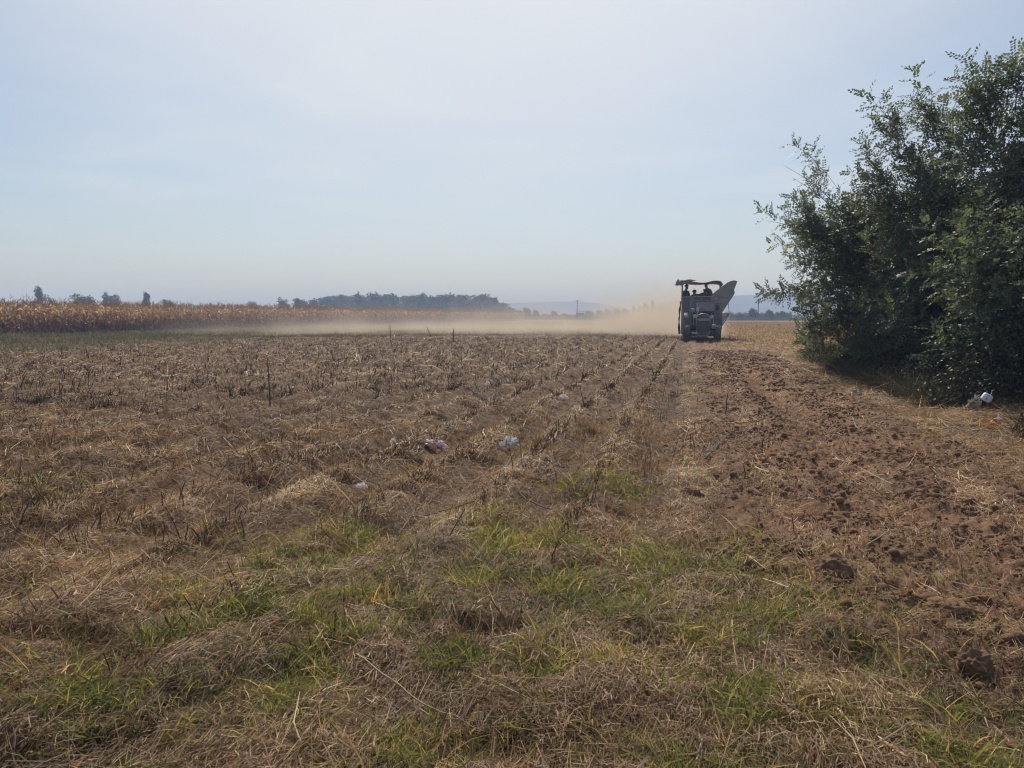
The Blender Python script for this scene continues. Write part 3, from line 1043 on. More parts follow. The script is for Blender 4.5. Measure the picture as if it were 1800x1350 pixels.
gd = "trees in the far line beyond the dust"
for k, (px, pt, Y, w, sh, lab) in enumerate([
    (926, 539, 290, 18, "round", "rounded tree in the far line, first after the end of the wood"),
    (942, 543, 290, 14, "round", "smaller tree leaning on the first rounded tree after the wood"),
    (957, 548, 300, 12, "bush", "lowest bush in the far line, left of the power pole"),
    (974, 545, 300, 16, "round", "low domed tree in the far line just left of the power pole"),
    (992, 549, 310, 18, "bush", "flat low bush at the foot of the power pole"),
    (1036, 545, 320, 18, "round", "low round tree in the far line right of the small shed"),
    (1054, 544, 320, 18, "round", "second low round tree right of the small shed in the far line"),
    (1068, 542, 320, 16, "round", "slightly taller round tree in the middle of the far line"),
    (1084, 541, 325, 18, "round", "broad tree in the far line behind the thick dust"),
    (1099, 541, 325, 16, "round", "broad tree left of the pair of thin poplars"),
    (1113, 537, 320, 9, "poplar", "thin pale poplar with bare gaps, left one of the pair in the far line"),
    (1122, 537, 320, 10, "poplar", "thin pale poplar standing between its twin and the tallest far tree"),
    (1134, 531, 310, 17, "round", "tree leaning left of the tallest feathery tree in the far line"),
    (1146, 527, 310, 16, "cone", "tallest feathery tree in the far line beyond the dust"),
    (1162, 540, 330, 22, "round", "hazy tree in the far line half lost in the dust"),
    (1180, 541, 330, 22, "round", "hazy tree in the far line beside the harvester"),
]):
    far_tree(px, pt, 555, Y, w, sh, lab, gd, seed=20 + k)

gh = "hedgerow bushes at the end of the tan field"
hl = "scrubby dark green bush in the hedgerow at the end of the tan field"
for k in range(26):
    px = 1272 + k * 4.6 + random.uniform(-1.5, 1.5)
    far_tree(px, 547 + random.uniform(-2.5, 2.5), 558, 255 + random.uniform(-8, 8), 12 + random.uniform(-2, 4), "bush", hl, gh, name="shrub", seed=60 + k)
far_tree(1322, 540, 558, 250, 20, "round", "airy taller tree standing out of the hedgerow beside the power pole", "trees in the hedgerow", seed=90)
far_tree(1351, 543, 558, 250, 18, "round", "bushy taller tree in the hedgerow right of the power pole", "trees in the hedgerow", seed=91)
far_tree(1375, 546, 558, 252, 20, "round", "olive tree closing the end of the hedgerow near the thicket", "trees in the hedgerow", seed=92)
gk = "trees far off under the mountain"
for k, (px, pt, w) in enumerate([(1398, 551, 16), (1412, 550.5, 15), (1428, 549, 20), (1445, 546, 22), (1462, 546, 24)]):
    far_tree(px, pt, 556, 420, w, "bush", "dark low tree under the mountain at the edge of the thicket", gk, seed=95 + k)
fl_ = Bag()
n = 16000
px = rng.uniform(905, 1275, n)
Y = rng.uniform(300, 340, n)
x = (px - 900) * Y / FPX
upright(x, Y, rng.uniform(.8, 2.4, n), rng.uniform(.14, .3, n), rng.uniform(0, .5, n), rng.uniform(0, .5, n), fl_, np.clip(rng.normal(.4, .25, n), 0, 1), k=3)
tag(fl_.build("scrub", M["tree"]), kind="stuff")
# low ground cover under the hedgerow
hv = Bag()
n = 9000
px = rng.uniform(1262, 1500, n)
Y = rng.uniform(236, 262, n)
x = (px - 900) * Y / FPX
upright(x, Y, rng.uniform(.4, 1.5, n), rng.uniform(.08, .16, n), rng.uniform(0, .5, n), rng.uniform(0, .5, n), hv, np.clip(rng.normal(.35, .25, n), 0, 1), k=3)
tag(hv.build("rough_grass", M["weed"]), kind="stuff")


# ------------------------------------------------------------------ mountains
def mountain(name, prof, D, depth, seed):
    px0, px1 = prof[0][0], prof[-1][0]
    nx, ny = 160, 26
    X = np.linspace(px0, px1, nx)
    top = np.interp(X, [p[0] for p in prof], [p[1] for p in prof])
    hz = np.maximum(0, (555 - top) * D / FPX + CAM_H)
    V = np.zeros((nx, ny, 3))
    for j in range(ny):
        f = j / (ny - 1)
        Yj = D + depth * (f - 0.5)
        xx = (X - 900) / FPX * D
        cs = np.clip(1 - abs(f - 0.5) * 2, 0, 1) ** 0.8
        V[:, j, 0] = xx
        V[:, j, 1] = Yj
        V[:, j, 2] = hz * cs * (1 + 0.10 * fbm(xx * 0.010, np.full(nx, Yj * 0.010), 4, seed) * (1 if abs(f - .5) > .06 else 0.12)) - 1.0
    i = np.arange((nx - 1) * ny).reshape(nx - 1, ny)[:, :-1]
    F = np.stack([i, i + ny, i + ny + 1, i + 1], -1).reshape(-1, 4)
    o = np_mesh(name, V.reshape(-1, 3), F, M["hill"], smooth=True)
    tag(o, kind="structure")


M["hill"] = paint("hill", (0.018, 0.035, 0.030), (0.040, 0.060, 0.045), 0.02, 1.0)
mountain("mountain", [(820, 556), (850, 542), (880, 533), (905, 531), (950, 530), (1012, 528.5), (1045, 531), (1075, 537), (1095, 541), (1130, 545), (1180, 552), (1200, 556)], 1700, 480, 201)
mountain("mountain", [(1040, 556), (1090, 545), (1120, 541), (1150, 533), (1185, 526), (1205, 523), (1250, 521), (1290, 517.5), (1325, 516.5), (1345, 513.5), (1365, 511.5), (1392, 511), (1430, 512), (1480, 508), (1560, 510), (1640, 518), (1760, 530), (1900, 556)], 1300, 420, 202)


# ------------------------------------------------------------------ power poles and a far shed
M["wood_pole"] = paint("wood_pole", (0.06, 0.05, 0.04), (0.11, 0.09, 0.075), 5, 0.9)
M["porcelain"] = paint("porcelain", (0.25, 0.2, 0.16), (0.3, 0.25, 0.2), 5, 0.3)


def power_pole(px, ptop, Y, label):
    s = Y / FPX
    x = (px - 900) * s
    h = CAM_H + (555 - ptop) * s
    root = empty("power_pole", (x, Y, 0))
    bm = bmesh.new()
    rod(bm, (0, 0, -.3), (0, 0, h), 0.17, 0.11, 10)
    bm_obj("pole", bm, M["wood_pole"], root)
    bm = bmesh.new()
    box(bm, -.75, .75, -.07, .07, h - .35, h - .2, .01)
    rod(bm, (-.5, 0, h - .3), (0, -.1, h - .9), .03)
    rod(bm, (.5, 0, h - .3), (0, -.1, h - .9), .03)
    bm_obj("crossarm", bm, M["wood_pole"], root)
    for dx in (-.65, 0.25, .65):
        bm = bmesh.new()
        rod(bm, (dx, 0, h - .2), (dx, 0, h - .1), .03)
        rod(bm, (dx, 0, h - .1), (dx, 0, h + .06), .065, .04)
        bm_obj("insulator", bm, M["porcelain"], root)
    tag(root, label, "power pole", "power poles crossing the plain")


power_pole(1014, 528, 292, "thin power pole among the far trees in front of the pale mountain")
power_pole(1331, 526.5, 245, "power pole rising from the hedgerow against the blue mountain")
M["shed_grey"] = paint("shed_grey", (0.16, 0.16, 0.17), (0.24, 0.24, 0.25), 1.5, 0.8)
sx = (1020 - 900) * 295 / FPX
sh = empty("shed", (sx, 295, 0))
bm = bmesh.new()
prism(bm, [(-2.0, 3.3), (2.1, 3.1), (2.1, 3.25), (-2.0, 3.45)], -1.6, 1.6)
bm_obj("roof", bm, M["shed_grey"], sh)
bm = bmesh.new()
box(bm, -1.6, 1.6, 1.2, 1.35, 0, 2.6)
bm_obj("wall", bm, M["shed_grey"], sh)
bm = bmesh.new()
box(bm, -1.6, 1.6, -1.3, -1.2, 0, 1.5)
bm_obj("wall", bm, M["shed_grey"], sh)
for dx in (-1.7, -.6, .6, 1.7):
    bm = bmesh.new()
    rod(bm, (dx, -1.35, 0), (dx, -1.35, 3.2), .08)
    bm_obj("post", bm, M["wood_pole"], sh)
tag(sh, "small open shed with a flat roof at the foot of the far power pole", "shed")

# ------------------------------------------------------------------ tractor and harvester
YM = 44.0
OM = AT(1235, 600, YM)
OMZ = H1(OM.x, OM.y)
OM = Vector((OM.x, OM.y, OMZ))
TV, NV = Vector((TX, TY, 0)), Vector((NX, NY, 0))
RZ = -RA


def MP(px, py, yl):
    """machine coordinates (across, up) of a photo position on the cross plane yl metres behind the front axle"""
    d = ray(px, py)
    C = Vector((0, 0, CAM_H))
    s = (yl - (C - OM).dot(TV)) / d.dot(TV)
    w = C + d * s - OM
    return w.dot(NV), w.z


def MX(px, yl):
    return MP(px, 555, yl)[0]


def MZ(py, yl):
    return MP(1235, py, yl)[1]


M["tractor_red"] = paint("tractor_red", (0.085, 0.030, 0.028), (0.13, 0.05, 0.042), 3, 0.5, 0, 0, 0.6)
M["dark_iron"] = paint("dark_iron", (0.040, 0.040, 0.044), (0.075, 0.073, 0.075), 6, 0.6, 0.3, 0.1, 0.5)
M["rubber"] = paint("rubber", (0.028, 0.028, 0.030), (0.055, 0.053, 0.053), 9, 0.85, 0, 0.2, 0.55)
M["grey_steel"] = paint("grey_steel", (0.18, 0.185, 0.20), (0.28, 0.285, 0.30), 2.2, 0.55, 0.2, 0.1, 0.4)
M["dark_steel"] = paint("dark_steel", (0.135, 0.135, 0.138), (0.22, 0.215, 0.21), 2.0, 0.6, 0.2, 0.1, 0.4)
M["pale_steel"] = paint("pale_steel", (0.30, 0.31, 0.33), (0.45, 0.46, 0.48), 5, 0.4, 0.4, 0, 0.3)
M["tarp"] = leafy("tarp", [(0, (0.26, 0.26, 0.27)), (1, (0.42, 0.42, 0.43))], 0.25, 0.8, 1.1)
M["brown_cloth"] = leafy("brown_cloth", [(0, (0.10, 0.065, 0.04)), (1, (0.22, 0.15, 0.10))], 0.35, 0.9, 1.2)
M["plate_white"] = paint("plate_white", (0.30, 0.33, 0.35), (0.42, 0.44, 0.46), 8, 0.5, 0, 0, 0.4)
M["plate_ink"] = paint("plate_ink", (0.03, 0.03, 0.035), (0.05, 0.05, 0.06), 8, 0.6)
M["lamp_glass"] = paint("lamp_glass", (0.28, 0.30, 0.32), (0.42, 0.44, 0.46), 8, 0.15)
M["signal_red"] = paint("signal_red", (0.28, 0.05, 0.045), (0.38, 0.08, 0.07), 9, 0.5)
M["off_white"] = paint("off_white", (0.40, 0.40, 0.39), (0.55, 0.55, 0.53), 7, 0.6, 0, 0, 0.3)
M["pale_blue"] = paint("pale_blue", (0.16, 0.23, 0.26), (0.22, 0.30, 0.33), 7, 0.5)
M["crop_heap"] = paint("crop_heap", (0.045, 0.045, 0.028), (0.12, 0.10, 0.06), 12, 0.9, 0, 0.8)


def wheel(parent, x, y, r, w, rim, flip):
    """tyre with chevron lugs, dished rim"""
    root = bpy.data.objects.new("wheel", None)
    root.empty_display_size = .2
    root.location = (x, y, r)
    link(root, parent)
    bm = bmesh.new()
    hw = w / 2
    lathe_x(bm, [(-hw * .8, r * .58), (-hw, r * .68), (-hw, r * .86), (-hw * .82, r * .95), (-hw * .4, r * .965), (hw * .4, r * .965), (hw * .82, r * .95), (hw, r * .86), (hw, r * .68), (hw * .8, r * .58), (-hw * .8, r * .58)], 0, 0, 0, 40)
    nl = 22
    for k in range(nl):
        for sd in (-1, 1):
            a0 = 2 * math.pi * (k + (0.25 if sd > 0 else 0.75)) / nl
            a1 = a0 + 0.16
            b0 = a0 - 0.26
            lug = []
            for (xx, a) in ((sd * .02 * w, a0), (sd * .02 * w, a0 + .085), (sd * hw * .97, b0 + .085), (sd * hw * .97, b0)):
                for rr in (r * .95, r * 1.0):
                    lug.append(bm.verts.new((xx, rr * math.cos(a), rr * math.sin(a))))
            for q in ((1, 3, 5, 7), (0, 1, 3, 2), (2, 3, 5, 4), (4, 5, 7, 6), (6, 7, 1, 0)):
                bm.faces.new([lug[i] for i in q])
    bm_obj("tyre", bm, M["rubber"], root)
    bm = bmesh.new()
    lathe_x(bm, [(-hw * .75, r * .60), (-hw * .8, r * .54), (-hw * .2 * flip, r * .50), (hw * .25 * flip, r * .20), (hw * .45 * flip, r * .18), (hw * .5 * flip, 0.01)], 0, 0, 0, 28)
    lathe_x(bm, [(hw * .75, r * .60), (hw * .8, r * .54), (-hw * .2 * flip, r * .50)], 0, 0, 0, 28)
    bm_obj("rim", bm, rim, root, smooth=False)
    return root


tractor = empty("tractor", OM, RZ)
tag(tractor, "old dusty tractor facing the camera with a rounded grille, towing the tall harvester", "tractor")
# hood
hx = (MX(1248.5, -.6) - MX(1225, -.6)) / 2
hz1, hz0 = MZ(551.5, -.6), MZ(587, -.6)
shape = [(-hx, hz0 + .25)]
for k in range(13):
    a = math.pi * (1 - k / 12)
    shape.append((hx * math.cos(a) * (1 if 0 < k < 12 else 1), hz1 - .30 + .30 * math.sin(a) ** 0.8))
shape.append((hx, hz0 + .25))
bm = bmesh.new()
prism(bm, [(x * .97, z - .02) for x, z in shape], -.50, 1.55)
bm_obj("hood", bm, M["tractor_red"], tractor)
# grille: mesh bars in an arched bright rim
bm = bmesh.new()
gs = [(x * .96, z - .015) for x, z in shape]
gs[0], gs[-1] = (-hx * .82, hz0), (hx * .82, hz0)
prism(bm, gs, -.56, -.50)
for k in range(15):
    zz = hz0 + .06 + k * (hz1 - .62 - hz0) / 15
    box(bm, -hx * .80, hx * .80, -.585, -.562, zz, zz + .022)
for k in range(5):
    xx = -hx * .6 + k * hx * .3
    box(bm, xx - .012, xx + .012, -.60, -.587, hz0 + .05, hz1 - .58)
grille = bm_obj("grille", bm, M["dark_iron"], tractor)
bm = bmesh.new()
arc = [(-hx * 1.02, -.60, hz0 + .5)] + [(x * 1.02, -.60, z) for x, z in shape[1:-1]] + [(hx * 1.02, -.60, hz0 + .5)]
tube(bm, arc, .021, 8)
bm_obj("grille_rim", bm, M["pale_steel"], grille, smooth=True)
bm = bmesh.new()
prism(bm, [(x * .86, hz1 - .30 + (z - hz1 + .30) * .8 + .0) for x, z in shape[1:-1]], -.60, -.565)
bm_obj("badge_panel", bm, M["tractor_red"], grille)
# number plate with worn, unreadable digits in three blocks
px0, px1 = MX(1226.8, -.65), MX(1247.2, -.65)
pz1, pz0 = MZ(559.9, -.65), MZ(564.2, -.65)
bm = bmesh.new()
box(bm, px0, px1, -.64, -.62, pz0, pz1, .006)
plate = bm_obj("number_plate", bm, M["plate_white"], tractor)
bm = bmesh.new()
pw = px1 - px0
box(bm, px0 + pw * .345, px0 + pw * .375, -.644, -.6405, pz0 + .03, pz1 - .02)
bm_obj("separator", bm, M["plate_ink"], plate)
bm = bmesh.new()
box(bm, px0 + pw * .685, px0 + pw * .715, -.644, -.6405, pz0 + .03, pz1 - .02)
bm_obj("separator", bm, M["plate_ink"], plate)
for blk, (a, b) in enumerate(((.03, .33), (.39, .67), (.73, .97))):
    bm = bmesh.new()
    for d in range(3 if blk == 0 else 2 + (blk == 1)):
        nd = 3 if blk < 2 else 2
        w0 = px0 + pw * (a + (b - a) * (d + .15) / nd)
        w1 = px0 + pw * (a + (b - a) * (d + .85) / nd)
        zc = (pz0 + pz1) / 2
        box(bm, w0, w1, -.6435, -.6405, pz1 - .035, pz1 - .022)
        box(bm, w0, w1, -.6435, -.6405, pz0 + .022, pz0 + .035)
        if (d + blk) % 3 != 1:
            box(bm, w0 + .014, w1 - .014, -.6435, -.6405, zc - .007, zc + .007)
        if (d + blk) % 2 == 0:
            box(bm, w0, w0 + .013, -.6435, -.6405, pz0 + .036, pz1 - .036)
        box(bm, w1 - .013, w1, -.6435, -.6405, pz0 + .036, pz1 - .036)
    bm_obj("lettering", bm, M["plate_ink"], plate)
# headlamps on stalks either side
for px, py in ((1221.8, 556), (1251.5, 557)):
    X, Z = MP(px, py, -.35)
    bm = bmesh.new()
    rod(bm, (X, -.22, Z), (X, -.40, Z), .085, .125, 14)
    rod(bm, (X, -.25, Z), (X * .45, -.1, Z - .1), .02)
    hl_ = bm_obj("headlight", bm, M["dark_iron"], tractor)
    bm = bmesh.new()
    rod(bm, (X, -.400, Z), (X, -.425, Z), .115, .08, 14)
    bm_obj("lens", bm, M["lamp_glass"], hl_)
# exhaust
X, Z0 = MP(1226, 551, .9)
bm = bmesh.new()
rod(bm, (X, .9, Z0 - .1), (X, .9, MZ(548, .9)), .035)
rod(bm, (X, .9, MZ(547.5, .9)), (X, .9, MZ(540, .9)), .075)
tube(bm, [(X, .9, MZ(540, .9)), (X, .9, MZ(536, .9)), (X - .05, .82, MZ(534, .9))], .03)
bm_obj("exhaust_pipe", bm, M["pale_steel"], tractor)
# engine, gearbox, axle
bm = bmesh.new()
box(bm, -.28, .28, -.45, 1.5, .45, 1.0, .03)
box(bm, -.24, .24, 1.4, 2.7, .5, 1.05, .03)
rod(bm, (-.8, 2.3, .78), (.8, 2.3, .78), .14)
box(bm, -.33, .33, -.72, -.5, hz0 - .12, hz0 + .05, .02)
bm_obj("engine_block", bm, M["dark_iron"], tractor)
bm = bmesh.new()
box(bm, -.66, .66, -.09, .09, .38, .54, .02)
rod(bm, (-.66, -.02, .46), (-.72, -.02, .46), .11)
rod(bm, (.66, -.02, .46), (.72, -.02, .46), .11)
rod(bm, (-.6, -.16, .44), (.6, -.16, .44), .025)
rod(bm, (.30, -.1, .75), (.58, -.1, .45), .035)
bm_obj("front_axle", bm, M["dark_iron"], tractor)
# weight frame pipes under the grille
bm = bmesh.new()
tube(bm, [(-.36, -.60, hz0 + .18), (-.33, -.72, hz0 + .02), (-.2, -.78, hz0 - .12), (.2, -.78, hz0 - .12), (.33, -.72, hz0 + .02), (.36, -.60, hz0 + .18)], .028)
bm_obj("bumper", bm, M["grey_steel"], tractor)
# box and filter on the right flank of the hood
bm = bmesh.new()
X, Z = MP(1254.3, 573, .3)
box(bm, X - .10, X + .12, .2, .5, Z - .16, Z + .08, .03)
rod(bm, (X - .02, .3, Z + .05), (X - .02, .3, MZ(560, .3)), .018)
bm_obj("filter_box", bm, M["off_white"], tractor)
bm = bmesh.new()
X, Z = MP(1217.6, 545.5, 1.2)
box(bm, X - .09, X + .11, 1.1, 1.4, Z - .10, Z + .10, .03)
rod(bm, (X, 1.2, Z - .1), (X + .1, 1.2, .9), .025)
bm_obj("water_can", bm, M["pale_blue"], tractor)
# wheels
for sx_ in (-1, 1):
    wheel(tractor, sx_ * .85, 0.0, .475, .29, M["grey_steel"], sx_)
for sx_ in (-1, 1):
    wheel(tractor, sx_ * .88, 2.3, .79, .40, M["grey_steel"], sx_)
    bm = bmesh.new()
    pr = []
    for k in range(11):
        a = math.radians(-5 + 150 * k / 10)
        pr.append((2.3 - .88 * math.cos(a), .79 + .88 * math.sin(a)))
    rows_ = []
    for (yy, zz) in pr:
        rows_.append([bm.verts.new((sx_ * .64, yy, zz)), bm.verts.new((sx_ * 1.09, yy, zz)), bm.verts.new((sx_ * 1.10, yy, zz - .06))])
    for i in range(10):
        for k in range(2):
            bm.faces.new((rows_[i][k], rows_[i][k + 1], rows_[i + 1][k + 1], rows_[i + 1][k]))
    ext = bmesh.ops.solidify(bm, geom=bm.faces[:], thickness=.02)
    bm_obj("fender", bm, M["dark_steel"], tractor)
# seat, steering wheel, roll frame with a plastic screen
bm = bmesh.new()
box(bm, -.24, .24, 2.15, 2.55, 1.15, 1.25, .04)
box(bm, -.22, .22, 2.52, 2.62, 1.25, 1.62, .04)
bm_obj("seat", bm, M["rubber"], tractor)
bm = bmesh.new()
rod(bm, (0, 1.5, 1.3), (0, 1.72, 1.68), .025)
ringp = [(.19 * math.cos(t), 1.72 + .19 * math.sin(t) * .55, 1.69 - .19 * math.sin(t) * .8) for t in [2 * math.pi * k / 16 for k in range(17)]]
tube(bm, ringp, .014)
bm_obj("steering_wheel", bm, M["rubber"], tractor)
yr = 2.75
xl, xr = MX(1217, yr), MX(1256, yr)
zt = MZ(521.6, yr)
bm = bmesh.new()
tube(bm, [(MX(1212.5, yr), yr, MZ(547, yr)), (MX(1216, yr), yr, MZ(527, yr)), (xl + .03, yr, zt - .03), (xl + .1, yr, zt), (xr - .08, yr, zt), (xr, yr, zt - .06), (MX(1256, yr), yr, 1.0)], .035)
tube(bm, [(MX(1212.5, yr), yr, MZ(547, yr)), (MX(1212, yr), yr, 1.0)], .035)
bm_obj("roll_bar", bm, M["grey_steel"], tractor)
bm = bmesh.new()
box(bm, MX(1225, yr), xr - .05, yr - .01, yr + .01, MZ(547, yr), MZ(531, yr))
bm_obj("screen", bm, M["grey_steel"], tractor)

# ---- the harvester behind it
harv = empty("harvester", OM + TV * 3.2, RZ)
tag(harv, "tall grey trailed harvester with a flared loading chute and a tarpaulin roof", "harvester")
HY = 3.2


def hobj(name, bm, mat, smooth=False, parent=None):
    """parts are modelled in the tractor's coordinates and set back into the harvester's"""
    for v_ in bm.verts:
        v_.co.y -= HY
    return bm_obj(name, bm, mat, parent or harv, smooth)


y0, y1 = 3.4, 7.2
bx0, bx1 = MX(1197.5, y0), MX(1266, y0)
ztop, zbot = MZ(521, y0), .36  # bottom carried low so the gap between the wheels reads as shade
bm = bmesh.new()
box(bm, bx0, bx1, y0, y0 + .05, zbot, ztop)
box(bm, bx0, bx1, y1, y1 + .05, zbot, ztop)
box(bm, bx0, bx0 + .05, y0 + .05, y1, zbot, ztop - .004)
box(bm, bx1 - .05, bx1, y0 + .05, y1, zbot, ztop - .004)
box(bm, bx0 + .05, bx1 - .05, y0 + .05, y1, zbot + .002, zbot + .06)
box(bm, bx0 + .06, bx1 - .06, y0 + .06, y1 - .01, 1.62, 1.68)
hobj("body", bm, M["dark_steel"])
bm = bmesh.new()
for px in (1199, 1213, 1232, 1250, 1264):
    X = MX(px, y0)
    box(bm, X - .03, X + .03, y0 - .05, y0 - .003, zbot, ztop + .01)
box(bm, bx0 - .02, bx1 + .02, y0 - .07, y0 - .055, ztop - .06, ztop + .03)
box(bm, bx0 - .02, MX(1247, y0), y0 - .07, y0 - .055, MZ(529.6, y0), MZ(527.8, y0))
hobj("frame", bm, M["grey_steel"])
# flared chute
cyl0, cyl1 = y0 - .12, y0 + 2.2
cpoly = [MP(px, py, cyl0) for px, py in ((1249, 522), (1256.5, 513.2), (1268, 504.5), (1278, 497.2), (1284, 494.2), (1290, 492.6), (1296.4, 494.2), (1293.5, 502), (1290.3, 509.7), (1291.8, 515), (1286.7, 523.7), (1270.8, 547.5), (1268, 553), (1257, 553))]
bm = bmesh.new()
prism(bm, cpoly, cyl0, cyl0 + .05)
prism(bm, cpoly, cyl1, cyl1 + .05)
low = cpoly[6:13]
for (xa, za), (xb, zb) in zip(low[:-1], low[1:]):
    vs = [bm.verts.new(p) for p in ((xa, cyl0 + .05, za), (xb, cyl0 + .05, zb), (xb, cyl1, zb), (xa, cyl1, za))]
    bm.faces.new(vs)
    vs2 = [bm.verts.new(p) for p in ((xa - .04, cyl0 + .05, za + .02), (xb - .04, cyl0 + .05, zb + .02), (xb - .04, cyl1, zb + .02), (xa - .04, cyl1, za + .02))]
    bm.faces.new(vs2[::-1])
chute = hobj("loading_chute", bm, M["grey_steel"])
for (px, py, qx, qy) in ((1262, 521, 1281, 524), (1258, 533, 1277, 534), (1258, 545, 1271, 545)):
    xa, za = MP(px, py, cyl0)
    xb, zb = MP(qx, qy, cyl0)
    bm = bmesh.new()
    tube(bm, [(xa, cyl0 - .015, za), (xb, cyl0 - .015, zb)], .014, 6)
    hobj("stiffener", bm, M["dark_steel"], parent=chute)
# marker sign, red with a pale face
X, Z = MP(1259.8, 524.8, cyl0 - .03)
bm = bmesh.new()
box(bm, X - .115, X + .115, cyl0 - .05, cyl0 - .03, Z - .085, Z + .085, .004)
ms = hobj("marker_sign", bm, M["signal_red"])
bm = bmesh.new()
box(bm, X - .085, X + .055, cyl0 - .056, cyl0 - .052, Z - .055, Z + .055)
hobj("sign_face", bm, M["off_white"], parent=ms)
# posts and canopy
zc = MZ(492.5, y0)
for (px, ptop, yy, pbot) in ((1197.6, 491.5, y0 - .1, 599), (1265.2, 495, y0 - .05, 521), (1264, 497, y1, 521), (1199, 494, y1, 521)):
    X = MX(px, yy)
    bm = bmesh.new()
    zb = MZ(pbot, yy) if pbot < 590 else .35
    if pbot > 590:
        tube(bm, [(X, yy, MZ(ptop, yy)), (X, yy, MZ(530, yy)), (MX(1199.3, yy), yy, MZ(548, yy)), (MX(1201.3, yy), yy, MZ(572, yy)), (MX(1201, yy), yy, .05)], .026)
    else:
        rod(bm, (X, yy, zb), (X, yy, MZ(ptop, yy)), .026)
    hobj("post", bm, M["pale_steel"] if pbot > 590 else M["grey_steel"])
# tarpaulin: a sagging sheet with a hanging left end
nxc, nyc = 30, 14
cx0, cx1 = MX(1193.5, y0 - .25), MX(1269.8, y0 - .25)
Vt, tt = [], []
for i in range(nxc + 1):
    f = i / nxc
    for j in range(nyc + 1):
        g = j / nyc
        xx = cx0 + (cx1 - cx0) * f
        yy = y0 - .25 + (y1 - y0 + .4) * g
        zz = zc - .02 - .05 * math.sin(math.pi * min(1, f * 1.02)) * math.sin(math.pi * g) - .10 * f + .03 * math.sin(9 * f + 3 * g) - .06 * math.sin(math.pi * f) ** 2
        zz += .05 * math.exp(-((f - .8) / .15) ** 2)
        if f > .95:
            zz -= (f - .95) * 3.5
        Vt.append((xx, yy - HY, zz))
        tt.append(.4 + .3 * math.sin(7 * f))
Ft = [(i * (nyc + 1) + j, (i + 1) * (nyc + 1) + j, (i + 1) * (nyc + 1) + j + 1, i * (nyc + 1) + j + 1) for i in range(nxc) for j in range(nyc)]
can = np_mesh("canopy", np.array(Vt), np.array(Ft), M["tarp"], harv, tint=np.array(tt), smooth=True)
md = can.modifiers.new("thickness", 'SOLIDIFY')
md.thickness = .014
# the loose end hanging in a loop over the left post
bm = bmesh.new()
loop = [(1224, 492.8), (1214, 494), (1204, 499), (1198, 502.0), (1194, 501.4), (1188.5, 502.2), (1186.8, 501), (1188.5, 496), (1190.5, 492.2), (1193.4, 490.6), (1193.8, 492), (1195, 495.6), (1198, 496.8), (1204, 492.6), (1212, 491)]
prism(bm, [MP(px, py, y0 - .2) for px, py in loop], y0 - .3, y0 + .05)
bmesh.ops.triangulate(bm, faces=bm.faces[:])
hobj("canopy_flap", bm, M["tarp"])
# cloth along the left side
bm = bmesh.new()
sidev = []
for i in range(13):
    f = i / 12
    yy = y0 - .1 + (y1 - y0) * f
    sidev.append([bm.verts.new((MX(px, y0) - .04 + .05 * math.sin(11 * f + py), yy, MZ(py, y0))) for px, py in ((1196.5, 529), (1195.2, 545), (1194.2, 560), (1194, 575), (1195.6, 588))])
for i in range(12):
    for k in range(4):
        bm.faces.new((sidev[i][k], sidev[i + 1][k], sidev[i + 1][k + 1], sidev[i][k + 1]))
bmesh.ops.solidify(bm, geom=bm.faces[:], thickness=.015)
hobj("side_cloth", bm, M["brown_cloth"], True)
# step and brace on the right
bm = bmesh.new()
xa, za = MP(1267.5, 551.6, y0 - .1)
xb, zb = MP(1281.8, 550, y0 - .1)
box(bm, xa, xb, y0 - .16, y0 - .06, za - .05, za + .03, .008)
ob = hobj("side_arm", bm, M["signal_red"])
bm = bmesh.new()
tube(bm, [(*MP(1280, 532, y0 - .1)[:1], y0 - .1, MP(1280, 532, y0 - .1)[1]), (MX(1281.6, y0 - .1), y0 - .1, MZ(549, y0 - .1))], .016)
tube(bm, [(MX(1281, y0 - .1), y0 - .1, MZ(551, y0 - .1)), (MX(1275, y0 - .1), y0 - .1, MZ(564, y0 - .1)), (MX(1267, y0 - .1), y0 - .1, MZ(575, y0 - .1))], .03)
hobj("brace", bm, M["dark_steel"])
bm = bmesh.new()
prism(bm, [MP(px, py, y0 - .02) for px, py in ((1269, 554), (1278, 554.5), (1274, 562), (1268.5, 571))], y0 - .04, y0 + .0)
hobj("side_plate", bm, M["off_white"])
# running gear, drawbar and a filler added to darken the shaded gap below
for sx_ in (-1, 1):
    w_ = wheel(harv, sx_ * 1.02, 5.6 - HY, .55, .34, M["grey_steel"], sx_)
bm = bmesh.new()
rod(bm, (-1, 5.6, .55), (1, 5.6, .55), .07)
box(bm, -.9, .9, 3.8, 7.0, .26, .34, .01)
hobj("axle", bm, M["dark_iron"])
bm = bmesh.new()
tube(bm, [(-.6, 3.6, .55), (0, 2.95, .5), (.6, 3.6, .55)], .05)
rod(bm, (0, 3.0, .5), (0, 2.7, .48), .05)
hobj("drawbar", bm, M["dark_iron"])
bm = bmesh.new()
prism(bm, [(bx0 + .1, .22), (bx1 - .25, .22), (bx1 - .1, .6), (bx0 + .02, .6)], 3.7, 4.3)
hobj("underbody_fill", bm, M["dark_steel"])

